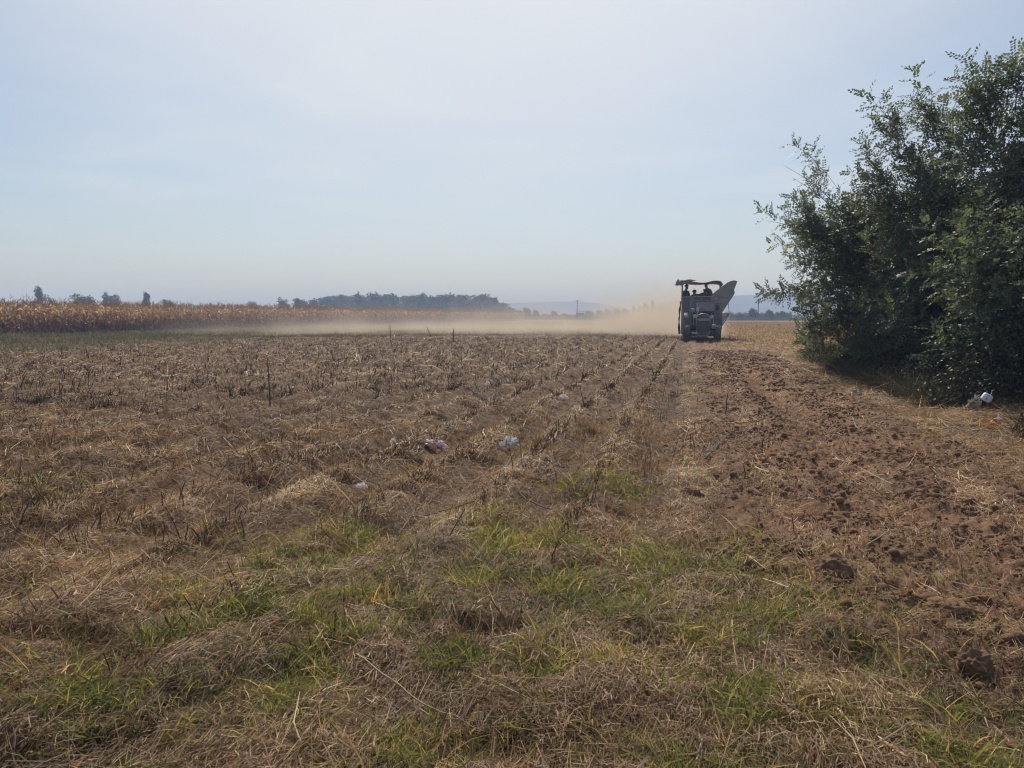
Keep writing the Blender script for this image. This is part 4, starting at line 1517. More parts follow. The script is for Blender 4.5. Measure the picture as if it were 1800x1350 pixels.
bm = bmesh.new()
for px in (1201.5, 1207.5):
    rod(bm, (MX(px, y0 - .12), y0 - .12, .45), (MX(px, y0 - .12), y0 - .12, MZ(530, y0 - .12)), .018)
for k in range(8):
    zz = .55 + k * .25
    rod(bm, (MX(1201.5, y0 - .12), y0 - .12, zz), (MX(1207.5, y0 - .12), y0 - .12, zz), .014)
hobj("ladder", bm, M["grey_steel"])
for px, py, rr in ((1259, 541, .19), (1262, 560, .13)):
    X, Z = MP(px, py, y0 - .1)
    bm = bmesh.new()
    rod(bm, (X, y0 - .15, Z), (X, y0 - .11, Z), rr, rr, 24)
    rod(bm, (X, y0 - .18, Z), (X, y0 - .10, Z), rr * .3, rr * .3, 12)
    for k in range(5):
        a = k * 1.2566
        rod(bm, (X + rr * .6 * math.cos(a), y0 - .156, Z + rr * .6 * math.sin(a)), (X + rr * .6 * math.cos(a), y0 - .149, Z + rr * .6 * math.sin(a)), rr * .16, rr * .16, 8)
    hobj("pulley", bm, M["dark_iron"])
for k, X in enumerate((-.22, -.10, .14)):
    bm = bmesh.new()
    tube(bm, [(X, 2.75, 1.0), (X * 1.3, 2.95, .8 - .06 * k), (X * 1.8, 3.2, .95), (X * 2.0, y0 - .02, 1.25 + .12 * k)], .02)
    hobj("hose", bm, M["rubber"])
bm = bmesh.new()
for k in range(9):
    zz = MZ(546, y0) - k * .085
    box(bm, MX(1214, y0), MX(1249, y0), y0 - .045, y0 - .015, zz - .02, zz + .02)
hobj("louvre", bm, M["dark_iron"])

# ---- heap of plants on the deck
bm = bmesh.new()
bmesh.ops.create_icosphere(bm, subdivisions=4, radius=1)
hxm = MX(1231, 5)
for v_ in bm.verts:
    n_ = mnoise.fractal(v_.co * 2.3 + Vector((3, 1, 7)), .8, 2.0, 4)
    v_.co *= 1 + .22 * n_
    v_.co = Vector((v_.co.x * .78 + hxm, v_.co.y * 1.1 + 5.2 - HY, v_.co.z * (.62 if v_.co.z > 0 else .2) + 2.30))
hp = bm_obj("crop_heap", bm, M["crop_heap"])
hp.location, hp.rotation_euler = harv.location, harv.rotation_euler
tag(hp, "heap of cut plants piled on the harvester deck between the workers", "crop heap")


# ------------------------------------------------------------------ workers
def skin_mesh(name, verts, edges, radii, mat, parent=None):
    me = bpy.data.meshes.new(name)
    me.from_pydata([tuple(v_) for v_ in verts], edges, [])
    o = bpy.data.objects.new(name, me)
    link(o, parent)
    o.modifiers.new("skin", 'SKIN')
    if not me.skin_vertices:
        bpy.context.view_layer.objects.active = o
        me.skin_vertices.new() if hasattr(me.skin_vertices, 'new') else None
    for i, r in enumerate(radii):
        me.skin_vertices[0].data[i].radius = (r, r) if not isinstance(r, tuple) else r
        me.skin_vertices[0].data[i].use_root = (i == 0)
    ss = o.modifiers.new("smooth", 'SUBSURF')
    ss.levels = ss.render_levels = 2
    me.materials.append(mat)
    return o


M["skin"] = paint("skin", (0.20, 0.115, 0.080), (0.25, 0.145, 0.10), 12, 0.55)
M["shirt_dark"] = paint("shirt_dark", (0.040, 0.045, 0.06), (0.06, 0.066, 0.08), 10, 0.9)
M["shirt_blue"] = paint("shirt_blue", (0.075, 0.10, 0.14), (0.10, 0.13, 0.175), 10, 0.9)
M["shirt_brown"] = paint("shirt_brown", (0.06, 0.05, 0.045), (0.09, 0.075, 0.07), 10, 0.9)
M["trousers"] = paint("trousers", (0.03, 0.033, 0.042), (0.05, 0.053, 0.065), 10, 0.9)
M["hair"] = paint("hair", (0.012, 0.010, 0.009), (0.025, 0.02, 0.018), 30, 0.6)


def worker(loc, head_to, shirt, label, chin, hands):
    """loc: feet, in machine coordinates; head_to: (x, y, z) of the head's middle; chin: face direction"""
    f = Vector(loc)
    hd = Vector(head_to)
    pel = f + Vector((0, 0, .93))
    nk = hd - Vector(chin) * .03 - Vector((0, 0, .17)) + (pel - hd) * .05
    ch = pel.lerp(nk, .62) - Vector(chin) * .04
    wa = pel.lerp(nk, .30)
    side = Vector((-(nk - pel).normalized().z * chin[1], chin[0], 0)) if True else None
    fw = Vector(chin).normalized()
    side = Vector((0, 0, 1)).cross(fw).normalized()
    sh = nk - Vector((0, 0, .07))
    V = [pel, wa, ch, sh, nk, hd - Vector((0, 0, .03)), hd + Vector((0, 0, .07)), hd + fw * .075 + Vector((0, 0, -.06)), hd + fw * .10 + Vector((0, 0, .0))]
    E = [(0, 1), (1, 2), (2, 3), (3, 4), (4, 5), (5, 6), (5, 7), (5, 8)]
    R = [.15, .14, .165, .12, .066, .114, .098, .056, .024]
    SV, SE, SR = [pel + Vector((0, 0, -.02)), wa, ch, sh, nk - Vector((0, 0, .035))], [(0, 1), (1, 2), (2, 3), (3, 4)], [.175, .165, .19, .14, .08]
    for i, sgn in enumerate((-1, 1)):
        s0 = sh + side * sgn * .19 - Vector((0, 0, .03))
        hn = Vector(hands[i])
        el = s0.lerp(hn, .5) + side * sgn * .06 + Vector((0, 0, -.09)) - fw * .05
        wr = el.lerp(hn, .88)
        b = len(V)
        V += [s0, el, wr, hn]
        E += [(3, b), (b, b + 1), (b + 1, b + 2), (b + 2, b + 3)]
        R += [.062, .044, .030, .036]
        # fingers and thumb
        dirh = (hn - el).normalized()
        up_ = dirh.cross(side).normalized()
        for q, (sp, ln) in enumerate(((-.030, .075), (-.010, .088), (.010, .082), (.030, .066))):
            tip = hn + dirh * ln * .6 + side * sp + up_ * .0
            tip2 = tip + dirh * ln * .3 - Vector((0, 0, .03))
            V += [tip, tip2]
            n_ = len(V)
            E += [(b + 3, n_ - 2), (n_ - 2, n_ - 1)]
            R += [.009, .008]
        V += [hn - side * sgn * .055 + dirh * .03]
        E += [(b + 2, len(V) - 1)]
        R += [.011]
        sb = len(SV)
        SV += [s0, el, el.lerp(wr, .35)]
        SE += [(3, sb), (sb, sb + 1), (sb + 1, sb + 2)]
        SR += [.090, .070, .060]
    TVs, TE, TR = [pel + Vector((0, 0, .03))], [], [.150]
    for sgn in (-1, 1):
        b = len(V)
        hip = pel + side * sgn * .10 - Vector((0, 0, .08))
        kn = hip.lerp(f, .5) + side * sgn * .02 + fw * .03
        an = f + side * sgn * .11 + Vector((0, 0, .08))
        toe = an + fw * .17 - Vector((0, 0, .05))
        V += [hip, kn, an, toe]
        E += [(0, b), (b, b + 1), (b + 1, b + 2), (b + 2, b + 3)]
        R += [.092, .060, .042, .040]
        tb = len(TVs)
        TVs += [hip, kn, an + Vector((0, 0, .03))]
        TE += [(0, tb), (tb, tb + 1), (tb + 1, tb + 2)]
        TR += [.108, .078, .068]
    body = skin_mesh("person", [v_ for v_ in V], E, R, M["skin"])
    skin_mesh("shirt", SV, SE, SR, shirt, body)
    skin_mesh("trousers", TVs, TE, TR, M["trousers"], body)
    bm = bmesh.new()
    bmesh.ops.create_icosphere(bm, subdivisions=3, radius=.138)
    dl = [v_ for v_ in bm.verts if v_.co.z < -.035 + .6 * max(0, v_.co.dot(fw))]
    bmesh.ops.delete(bm, geom=dl, context='VERTS')
    for v_ in bm.verts:
        v_.co *= 1 + .07 * mnoise.noise(v_.co * 30)
        v_.co = v_.co + hd + Vector((0, 0, .03)) - fw * .008
    bm_obj("hair", bm, M["hair"], body, smooth=True)
    for sgn in (-1, 1):
        bm = bmesh.new()
        bmesh.ops.create_icosphere(bm, subdivisions=2, radius=.013, matrix=Matrix.Translation(hd + fw * .083 + side * sgn * .033 + Vector((0, 0, .02))))
        bm_obj("eye", bm, M["hair"], body)
        bm = bmesh.new()
        bmesh.ops.create_icosphere(bm, subdivisions=2, radius=.03, matrix=Matrix.Translation(hd + side * sgn * .09) @ Matrix.Diagonal((1, .5, 1.1, 1)))
        bm_obj("ear", bm, M["skin"], body)
    body.location, body.rotation_euler = OM, (0, 0, RZ)
    tag(body, label, "person", "workers on the harvester")
    return body


DZ = 1.70
yw = 4.2
hx_, hz_ = MP(1207, 504.5, yw)
worker((hx_ - .16, yw + .05, DZ), (hx_, yw, hz_), M["shirt_dark"], "worker standing at the left post of the harvester, head bowed towards the heap", (.75, -.5, -.35),
       [(hx_ + .38, yw - .25, hz_ - .72), (hx_ + .32, yw + .15, hz_ - .72)])
hx_, hz_ = MP(1241.3, 501, yw)
worker((hx_ + .36, yw + .1, DZ), (hx_, yw, hz_), M["shirt_blue"], "worker in a bluish shirt under the middle of the canopy, leaning over to look down", (-.75, -.45, -.45),
       [(hx_ - .12, yw - .3, hz_ - .68), (hx_ - .05, yw + .25, hz_ - .68)])
hx_, hz_ = MP(1220.5, 514, yw - .2)
worker((hx_ + .10, yw - .1, DZ - .25), (hx_, yw - .35, hz_), M["shirt_brown"], "worker bent low between the two standing ones, only head and shoulders showing", (-.3, -.75, -.5),
       [(hx_ - .25, yw - .5, hz_ - .5), (hx_ + .25, yw - .5, hz_ - .5)])


# ------------------------------------------------------------------ litter lying about
def plastic(name, base, dark, amount, scale, extra=None):
    """thin white film with printed marks"""
    m, nt, out = new_mat(name)
    b = nt.nodes.new("ShaderNodeBsdfPrincipled")
    n = noise_tex(nt, scale, 3, 0.6, dist=1.5)
    f = ramp(nt, n.outputs["Fac"], [(0.5 - amount * .3, (0, 0, 0)), (0.52 - amount * .3, (1, 1, 1)), (0.555 - amount * .2, (1, 1, 1)), (0.575 - amount * .2, (0, 0, 0))])
    col = mixc(nt, f, base, dark)
    if extra:
        n2 = noise_tex(nt, scale * .45, 2, 0.5)
        f2 = ramp(nt, n2.outputs["Fac"], [(0.50, (0, 0, 0)), (0.56, (1, 1, 1))])
        col = mixc(nt, f2, col, extra)
    n3 = noise_tex(nt, scale * 2.0, 5, 0.7)
    col = mixc(nt, ramp(nt, n3.outputs["Fac"], [(0.5, (0, 0, 0)), (0.85, (.3, .3, .3))]), col, (.35, .28, .2))
    nt.links.new(col, b.inputs["Base Color"])
    b.inputs["Roughness"].default_value = .35
    t = nt.nodes.new("ShaderNodeBsdfTranslucent")
    nt.links.new(col, t.inputs[0])
    mx = nt.nodes.new("ShaderNodeMixShader")
    mx.inputs[0].default_value = .55
    nt.links.new(b.outputs[0], mx.inputs[1])
    nt.links.new(t.outputs[0], mx.inputs[2])
    nt.links.new(mx.outputs[0], out.inputs[0])
    return m


M["bag_print"] = plastic("bag_print", (.90, .91, .91), (.10, .10, .11), .12, 13)
M["bag_plain"] = plastic("bag_plain", (.92, .92, .93), (.62, .40, .42), .1, 20)
M["bag_grey"] = plastic("bag_grey", (.90, .91, .92), (.16, .11, .13), .35, 22)
M["bag_colour"] = plastic("bag_colour", (.85, .78, .78), (.30, .16, .34), .1, 9, (.80, .52, .36))
M["bag_olive"] = plastic("bag_olive", (.62, .63, .56), (.18, .13, .09), .3, 9, (.55, .56, .52))
M["rag_orange"] = plastic("rag_orange", (.72, .40, .17), (.48, .25, .11), .3, 10)
M["tub_white"] = paint("tub_white", (.58, .62, .70), (.68, .71, .78), 5, .4)


def crumple(name, px, py, size, seed, mat, label, cat, group=None, rz=0.0, lift=0.3, amp=.5, freq=2.2):
    g = G(px, py)
    for _ in range(3):
        g = G(px, py, H1(g.x, g.y) + size[2] * .6 + .03)
    size = (size[0] * 1.08, size[1] * 1.05, size[2] * 1.6)
    bm = bmesh.new()
    bmesh.ops.create_icosphere(bm, subdivisions=4, radius=1)
    off = Vector((seed * 3.1, seed * 1.7, seed * .9))
    for v_ in bm.verts:
        p = v_.co.copy()
        rdg = abs(mnoise.noise(p * freq + off)) * 2
        rd2 = abs(mnoise.noise(p * freq * 2.6 + off)) * 2
        # sharp folds pushed in, a few corners of film pulled out
        k = 1 + amp * (.9 * mnoise.noise(p * 1.2 + off) - .8 * (1 - rdg) ** 4 - .45 * (1 - rd2) ** 3) + .8 * max(0, mnoise.noise(p * 1.9 - off) - .25)
        q = p * k
        z = q.z if q.z > -.2 else -.2 + (q.z + .2) * .1
        z *= 1 + .5 * mnoise.noise(Vector((p.x * 2.5, p.y * 2.5, seed)))
        v_.co = Vector((q.x * size[0], q.y * size[1], (z + .15) * size[2]))
    o = bm_obj(name, bm, mat)
    o.location = (g.x, g.y, H1(g.x, g.y) + lift * size[2] + .045)
    o.rotation_euler = (0, 0, rz)
    tag(o, label, cat, group)
    return o


PX = lambda py: CAM_H / math.tan(PITCH + math.atan((py - 675) / FPX)) / FPX      # metres per photo pixel at a ground row
s = PX(780)
crumple("plastic_bag", 897, 781, (15 * s, 10 * s, 9 * s), 1, M["bag_print"], "crumpled white plastic bag with black print, right of the orange and white wrapper", "plastic bag", amp=.6)
s = PX(787)
w_ = crumple("wrapper", 763, 787, (21 * s, 8 * s, 5.5 * s), 2, M["bag_colour"], "long white wrapper with orange and purple print lying among the stubble", "wrapper", rz=-.45, amp=.55)
s = PX(785)
crumple("plastic_scrap", 783, 786, (5 * s, 5 * s, 4 * s), 12, M["bag_plain"], "small white twist of film at the right tip of the orange and white wrapper", "scrap", "white scraps in the stubble")
s = PX(746)
crumple("plastic_scrap", 822, 746, (5.5 * s, 5 * s, 6 * s), 3, M["bag_grey"], "round white and grey scrap behind the wrapper and the printed bag", "scrap", "white scraps in the stubble")
crumple("plastic_scrap", 692, 761, (5 * s, 4 * s, 5 * s), 4, M["bag_plain"], "small pointed white scrap left of the orange and white wrapper", "scrap", "white scraps in the stubble")
crumple("plastic_scrap", 793, 759, (3 * s, 3 * s, 4 * s), 5, M["bag_grey"], "tiny pinkish white scrap between the wrapper and the round grey scrap", "scrap", "white scraps in the stubble")
s = PX(860)
crumple("plastic_scrap", 637, 860, (10 * s, 6 * s, 5 * s), 6, M["bag_plain"], "torn white film in a hollow, the nearest of the white scraps", "scrap", "white scraps in the stubble", rz=-.3)
s = PX(680)
crumple("plastic_scrap", 858, 680, (4.5 * s, 4 * s, 5 * s), 7, M["bag_plain"], "upright white scrap in the far rows behind the round grey scrap", "scrap", "white scraps in the stubble")
s = PX(692)
crumple("plastic_scrap", 991, 692, (6.5 * s, 4 * s, 3.5 * s), 8, M["bag_plain"], "flat white scrap lying alone in the far rows, right of the others", "scrap", "white scraps in the stubble")
s = PX(829)
crumple("plastic_scrap", 534, 829, (3.6 * s, 2.6 * s, 2.5 * s), 9, M["bag_plain"], "tiny white chip in the rows, leftmost of the white scraps", "scrap", "white scraps in the stubble")
s = PX(683)
crumple("plastic_scrap", 1276, 684, (4 * s, 2.5 * s, 2 * s), 10, M["bag_plain"], "tiny white chip by the tall stubble at the edge of the wheel track", "scrap", "white scraps in the stubble")
s = PX(694)
crumple("plastic_scrap", 1506, 692, (8 * s, 4 * s, 5 * s), 11, M["bag_olive"], "greyish film at the foot of the thicket where the low locust tree stands", "scrap", "scraps under the thicket")
s = PX(728)
crumple("plastic_bag", 1712, 716, (11 * s, 7 * s, 10 * s), 13, M["bag_olive"], "greyish olive torn bag caught at the foot of the thicket beside the white tub", "plastic bag", amp=.75, lift=.4)
s = PX(746)
crumple("rag", 1737, 745, (20 * s, 11 * s, 8 * s), 14, M["rag_orange"], "orange rag on the straw in front of the torn bag and white tub", "rag", amp=.55)
crumple("plastic_scrap", 1757, 739, (5 * s, 4 * s, 5 * s), 15, M["bag_plain"], "white curl of film at the right end of the orange rag", "scrap", "scraps under the thicket")
# the white tub hanging in the weeds, with its wire handle
g = AT(1734.5, 699, G(1734, 734).y)
s = g.y / FPX
tub = empty("white_tub", g)
tub.rotation_euler = (0, .55, -.3)
bm = bmesh.new()
box(bm, -8 * s, 8 * s, -.05, .05, -7 * s, 7 * s, 3.0 * s)
bm_obj("tub_body", bm, M["tub_white"], tub, smooth=True)
bm = bmesh.new()
box(bm, -5 * s, 5 * s, -.056, -.0505, -4.5 * s, 4.5 * s, 1.5 * s)
bm_obj("lid", bm, M["tub_white"], tub)
bm = bmesh.new()
rod(bm, (-1.0 * s, -.075, -2.2 * s), (-1.0 * s, -.0565, -2.2 * s), .9 * s, .9 * s, 10)
bm_obj("cap", bm, M["plate_ink"], tub)
bm = bmesh.new()
tube(bm, [(2 * s, 0, 7 * s), (2 * s, 0, 11 * s), (0, .01, 15 * s), (3 * s, .02, 18 * s)], .6 * s, 6)
bm_obj("handle", bm, M["off_white"], tub)
tag(tub, "white plastic tub with a wire handle hanging in the weeds above the torn bag", "tub")


# ------------------------------------------------------------------ clods
def lump(bm, c, r, seed, sub=2, sq=.7):
    res = bmesh.ops.create_icosphere(bm, subdivisions=sub, radius=1)
    off = Vector((seed * 1.37, seed * 2.11, seed * .73))
    for v_ in res["verts"]:
        p = v_.co.copy()
        k = 1 + .35 * mnoise.noise(p * 1.4 + off) + .22 * mnoise.noise(p * 3.3 + off) + (.12 * mnoise.noise(p * 8 + off) if sub > 3 else 0)
        v_.co = Vector((p.x * k * r[0], p.y * k * r[1], p.z * k * r[2])) + Vector(c)


def soil_mat():
    m, nt, out = new_mat("clod_soil")
    b = nt.nodes.new("ShaderNodeBsdfPrincipled")
    b.inputs["Roughness"].default_value = .95
    b.inputs["Specular IOR Level"].default_value = .1
    n1 = noise_tex(nt, 14, 8, .7)
    n2 = noise_tex(nt, 70, 5, .7)
    col = ramp(nt, n1.outputs["Fac"], [(.3, (.11, .066, .041)), (.55, (.20, .12, .074)), (.8, (.29, .18, .11))])
    nt.links.new(col, b.inputs["Base Color"])
    bp = nt.nodes.new("ShaderNodeBump")
    bp.inputs["Strength"].default_value = .8
    bp.inputs["Distance"].default_value = .012
    nt.links.new(n2.outputs["Fac"], bp.inputs["Height"])
    nt.links.new(bp.outputs[0], b.inputs["Normal"])
    nt.links.new(b.outputs[0], out.inputs[0])
    return m


M["clod"] = soil_mat()
gcl = "large clods turned up by the wheels"
for (px, py, w, h, lab) in [(1470, 1012, 32, 22, "large dark clod with grass on its crown beside the green patch"), (1716, 1185, 26, 24, "large brown clod standing on the loose soil, the nearest to the camera"),
                            (1215, 870, 18, 10, "low brown clod lying in the stubble left of the wheel track"), (1665, 1072, 34, 16, "broad ragged clod on the heaped soil behind the nearest clod"),
                            (1790, 1340, 20, 14, "small dark clod at the very bottom edge of the loose soil"), (1720, 1050, 20, 12, "smaller clod beside the broad ragged clod")]:
    g = G(px, py)
    s = g.y / FPX
    bm = bmesh.new()
    lump(bm, (0, 0, 0), (w * s * 1.1, w * s * .85, h * s * 1.15), px * .1, 5)
    o = bm_obj("soil_clod", bm, M["clod"], smooth=True)
    o.location = (g.x, g.y, H1(g.x, g.y) + h * s * .45)
    tag(o, lab, "clod", gcl)
# crumbs of soil: nobody could count these
proto = []
for k in range(10):
    bm = bmesh.new()
    lump(bm, (0, 0, 0), (1, 1, .75), k * 5.3 + 1, 1 if k < 5 else 2)
    bm.verts.ensure_lookup_table()
    proto.append((np.array([v_.co[:] for v_ in bm.verts]), np.array([[v_.index for v_ in f_.verts] for f_ in bm.faces])))
    bm.free()
Vs_, Fs_, n0 = [], [], 0
x, y, r = sector(260000, 2.4, 34, -2, 40, power=0.35)
u, v, soil, field, right, endl = zones(x, y)
keep = rng.random(len(x)) < (soil * (.12 + .88 * clumped(x, y, 1.3, 111)) + .012) * (1 - .9 * lane_at(u, v))
x, y, r = x[keep], y[keep], r[keep]
n = len(x)
size = np.clip(.0056 * np.exp(rng.normal(0, .6, n)) * (1 + r * .055), .003, .032 + .0006 * r)
z = H(x, y) + size * .3
kind = np.where(size < .012 + .0007 * r, rng.integers(0, 5, n), rng.integers(5, 10, n))
az = rng.random(n) * 6.283
for k in range(10):
    sel = kind == k
    pv, pf = proto[k]
    ca, sa = np.cos(az[sel]), np.sin(az[sel])
    W = np.stack([ca[:, None] * pv[None, :, 0] - sa[:, None] * pv[None, :, 1], sa[:, None] * pv[None, :, 0] + ca[:, None] * pv[None, :, 1], np.repeat(pv[None, :, 2], sel.sum(), 0)], 2) * size[sel][:, None, None]
    W += np.stack([x[sel], y[sel], z[sel]], 1)[:, None, :]
    m_ = sel.sum()
    Vs_.append(W.reshape(-1, 3))
    Fs_.append((pf[None] + (np.arange(m_) * len(pv))[:, None, None]).reshape(-1, 3) + n0)
    n0 += m_ * len(pv)
tag(np_mesh("soil_crumbs", np.vstack(Vs_), np.vstack(Fs_), M["clod"]), kind="stuff")

# ------------------------------------------------------------------ single stalks and canes that stand out
M["cane_pale"] = paint("cane_pale", (.20, .125, .065), (.34, .235, .125), 20, .7)
M["cane_orange"] = paint("cane_orange", (.30, .17, .08), (.44, .27, .13), 20, .6)
M["cane_dark"] = paint("cane_dark", (.035, .026, .022), (.075, .056, .045), 20, .8)
M["seed_head"] = paint("seed_head", (.12, .075, .045), (.22, .14, .085), 40, .9, 0, .8)


def cane(pts, wpx, mat, label, name="dry_stalk", cat="stalk", group="long dry stalks lying in the grass", lift=.03):
    P = []
    for i, (px, py) in enumerate(pts):
        g = G(px, py)
        P.append(Vector((g.x, g.y, H1(g.x, g.y) + lift)))
    s = P[0].y / FPX
    dense = []
    for i in range(len(P) - 1):
        for k in range(4):
            dense.append(P[i].lerp(P[i + 1], k / 4))
    dense.append(P[-1])
    o0 = dense[0].copy()
    bm = bmesh.new()
    n_ = len(dense)
    tube(bm, [p - o0 + Vector((0, 0, .004 * math.sin(i * 1.7))) for i, p in enumerate(dense)], [wpx * s * .5 * (1 - .45 * i / n_) for i in range(n_)], 6)
    o = bm_obj(name, bm, mat, smooth=True)
    o.location = o0
    tag(o, label, cat, group)
    return o, dense, s


o_, dn, s = cane([(627, 1181), (690, 1228), (748, 1262), (800, 1283), (858, 1301)], 3.2, M["cane_pale"], "long pale stalk with a brown seed head lying across the mown grass", lift=.05)
bm = bmesh.new()
hb = dn[-1] - dn[0]
for k in range(70):
    a1, e1 = random.uniform(0, 6.28), random.uniform(-.2, 1.1)
    ln = random.uniform(6, 17) * s
    tp = hb + Vector((math.cos(a1) * math.cos(e1), math.sin(a1) * math.cos(e1), math.sin(e1))) * ln
    tube(bm, [hb, hb.lerp(tp, .6) + Vector((0, 0, .15 * ln)), tp], [.6 * s, .5 * s, .25 * s], 4)
bm_obj("seed_head", bm, M["seed_head"], o_)
cane([(586, 1262), (588, 1238), (596, 1205), (614, 1181)], 4, M["cane_pale"], "short curved pale stalk at the left end of the long stalk with a seed head")
cane([(866, 1276), (870, 1300), (864, 1345)], 4, M["cane_pale"], "pale straw standing below the seed head at the bottom edge")
cane([(1468, 1270), (1500, 1302), (1522, 1325), (1540, 1352)], 7, M["cane_orange"], "thick orange brown stalk running off the bottom edge")
cane([(1423, 1343), (1440, 1318), (1459, 1289)], 4, M["cane_pale"], "straight pale straw leaning towards the thick orange brown stalk")
cane([(1286, 1105), (1288, 1150), (1296, 1208)], 4, M["cane_orange"], "orange straw lying towards the camera in the dark green grass")
cane([(1244, 1046), (1247, 1015), (1256, 988), (1270, 978)], 3, M["cane_pale"], "forked white straw bent over in the green patch below the wheel track")
cane([(696, 936), (722, 912), (762, 901), (830, 895)], 4, M["cane_dark"], "dark curved twig lying in the stubble above the green grass")
cane([(898, 859), (925, 874), (968, 892)], 3.5, M["cane_dark"], "straight dark stick lying across the stubble below the printed bag")
cane([(1190, 752), (1212, 770), (1236, 752), (1260, 742)], 2.5, M["cane_orange"], "bent brown twig beside the tall stubble at the wheel track")
cane([(1240, 816), (1265, 790), (1290, 762)], 3, M["cane_dark"], "slanting dark stick at the edge of the wheel track")
cane([(1572, 1142), (1602, 1158), (1636, 1180)], 2.6, M["cane_dark"], "thin dark twig lying before the loose soil")
cane([(1662, 1110), (1700, 1112), (1745, 1093)], 3, M["cane_orange"], "long brown straw lying on the heaped loose soil")
cane([(1520, 972), (1555, 955), (1562, 940), (1545, 930)], 2.6, M["cane_pale"], "curled pale straw beside the dark clod with grass on its crown")
cane([(1575, 840), (1597, 828), (1612, 798)], 2.4, M["cane_pale"], "thin pale straw lying on the bare track")
cane([(1488, 694), (1478, 706), (1458, 709), (1440, 709)], 2.6, M["cane_pale"], "pale straw at the foot of the low locust tree")
cane([(676, 1125), (690, 1160), (698, 1195)], 2.4, M["cane_pale"], "thin pale straw leaning left of the long stalk with a seed head")
cane([(856, 1218), (860, 1185), (862, 1165)], 2.2, M["cane_pale"], "thin upright straw above the seed head")


def standing(px, pb, pt, wpx, mat, label, dx=0, group="dead stems standing in the field"):
    g = G(px, pb)
    s = g.y / FPX
    h = (pb - pt) * s
    bm = bmesh.new()
    tube(bm, [(0, 0, -.03), (dx * s * .3 + .004, 0, h * .35), (dx * s * .7 - .003, .01, h * .7), (dx * s, 0, h)], [wpx * s * .5, wpx * s * .45, wpx * s * .4, wpx * s * .22], 6)
    o = bm_obj("dead_stem", bm, mat, smooth=True)
    o.location = (g.x, g.y, H1(g.x, g.y))
    tag(o, label, "stem", group)


standing(475, 718, 622, 3.0, M["cane_dark"], "tall thin dark stem standing alone in the brown field on the left", -2)
standing(686, 596, 571, 1.6, M["cane_dark"], "thin stem standing on the field edge, left one before the dust")
standing(797, 602, 578, 1.9, M["cane_dark"], "dark stem on the field edge before the dust, right of the leaning one")
standing(758, 594, 575, 1.3, M["cane_dark"], "faint stem leaning left on the field edge between two upright ones", -8)
standing(156, 632, 612, 2.2, M["cane_dark"], "short forked stem at the field edge near the weeds on the left", -5)
standing(712, 600, 592, 1.6, M["cane_dark"], "shortest stem on the field edge, between the thin one and the leaning one")
for px, pb, pt, w, lab in [(174, 940, 880, 5, "blackened stub standing in the nearest row, left of the mown grass"), (1337, 802, 768, 5, "thick blackened stub beside the wheel track, above the slanting twigs"),
                           (1275, 735, 688, 3.5, "tall thin stub in the tuft line with a white chip near its tip"), (1309, 850, 815, 3.5, "dark stub in the tuft line nearer than the thick blackened one"),
                           (1224, 770, 738, 3, "upright stub at the left of the tuft line"), (1394, 940, 905, 3.5, "leaning dark stub in the stubble at the lower end of the tuft line"),
                           (323, 898, 850, 3.5, "slender stub in the left rows, right of the blackened one"), (286, 905, 868, 3.5, "short stub close left of the slender one in the left rows"),
                           (430, 948, 900, 5, "ragged wide stub behind the left patch of mown grass"), (113, 935, 905, 3.5, "thin leaning stub at the far left of the nearest row")]:
    standing(px, pb, pt + .15 * (pb - pt), w * .62, M["cane_dark"], lab, random.uniform(-7, 7), "blackened stubs left in the rows")

# ------------------------------------------------------------------ air: haze over the plain, dust behind the harvester
def volume_mat(name):
    m, nt, out = new_mat(name)
    pv = nt.nodes.new("ShaderNodeVolumePrincipled")
    nt.links.new(pv.outputs[0], out.inputs["Volume"])
    return m, nt, pv


hm_, nt, pv = volume_mat("haze_air")
HAZE = 0.0014
pv.inputs["Color"].default_value = (0.35, 0.47, 0.78, 1)
pv.inputs["Absorption Color"].default_value = (0.46, 0.48, 0.36, 1)
pv.inputs["Density"].default_value = HAZE
pv.inputs["Anisotropy"].default_value = 0.0
bm = bmesh.new()
box(bm, -3300, 3300, -3300, 3300, -2.2, 66)
hz = bm_obj("haze", bm, hm_)
tag(hz, kind="stuff")

dm, nt, pv = volume_mat("dust_cloud")
pv.inputs["Color"].default_value = (0.63, 0.545, 0.455, 1)
pv.inputs["Anisotropy"].default_value = 0.3
tc = nt.nodes.new("ShaderNodeTexCoord")
sep = nt.nodes.new("ShaderNodeSeparateXYZ")
nt.links.new(tc.outputs["Object"], sep.inputs[0])


def mth(op, a, b=None, c=None, clamp=False):
    n = nt.nodes.new("ShaderNodeMath")
    n.operation = op
    n.use_clamp = clamp
    for i, q in enumerate((a, b, c)):
        if q is None:
            continue
        if isinstance(q, (int, float)):
            n.inputs[i].default_value = q
        else:
            nt.links.new(q, n.inputs[i])
    return n.outputs[0]


def mrange(x, a, b, c=0.0, d=1.0, smooth=True):
    n = nt.nodes.new("ShaderNodeMapRange")
    n.interpolation_type = 'SMOOTHSTEP' if smooth else 'LINEAR'
    n.inputs[1].default_value, n.inputs[2].default_value, n.inputs[3].default_value, n.inputs[4].default_value = a, b, c, d
    nt.links.new(x, n.inputs[0])
    return n.outputs[0]


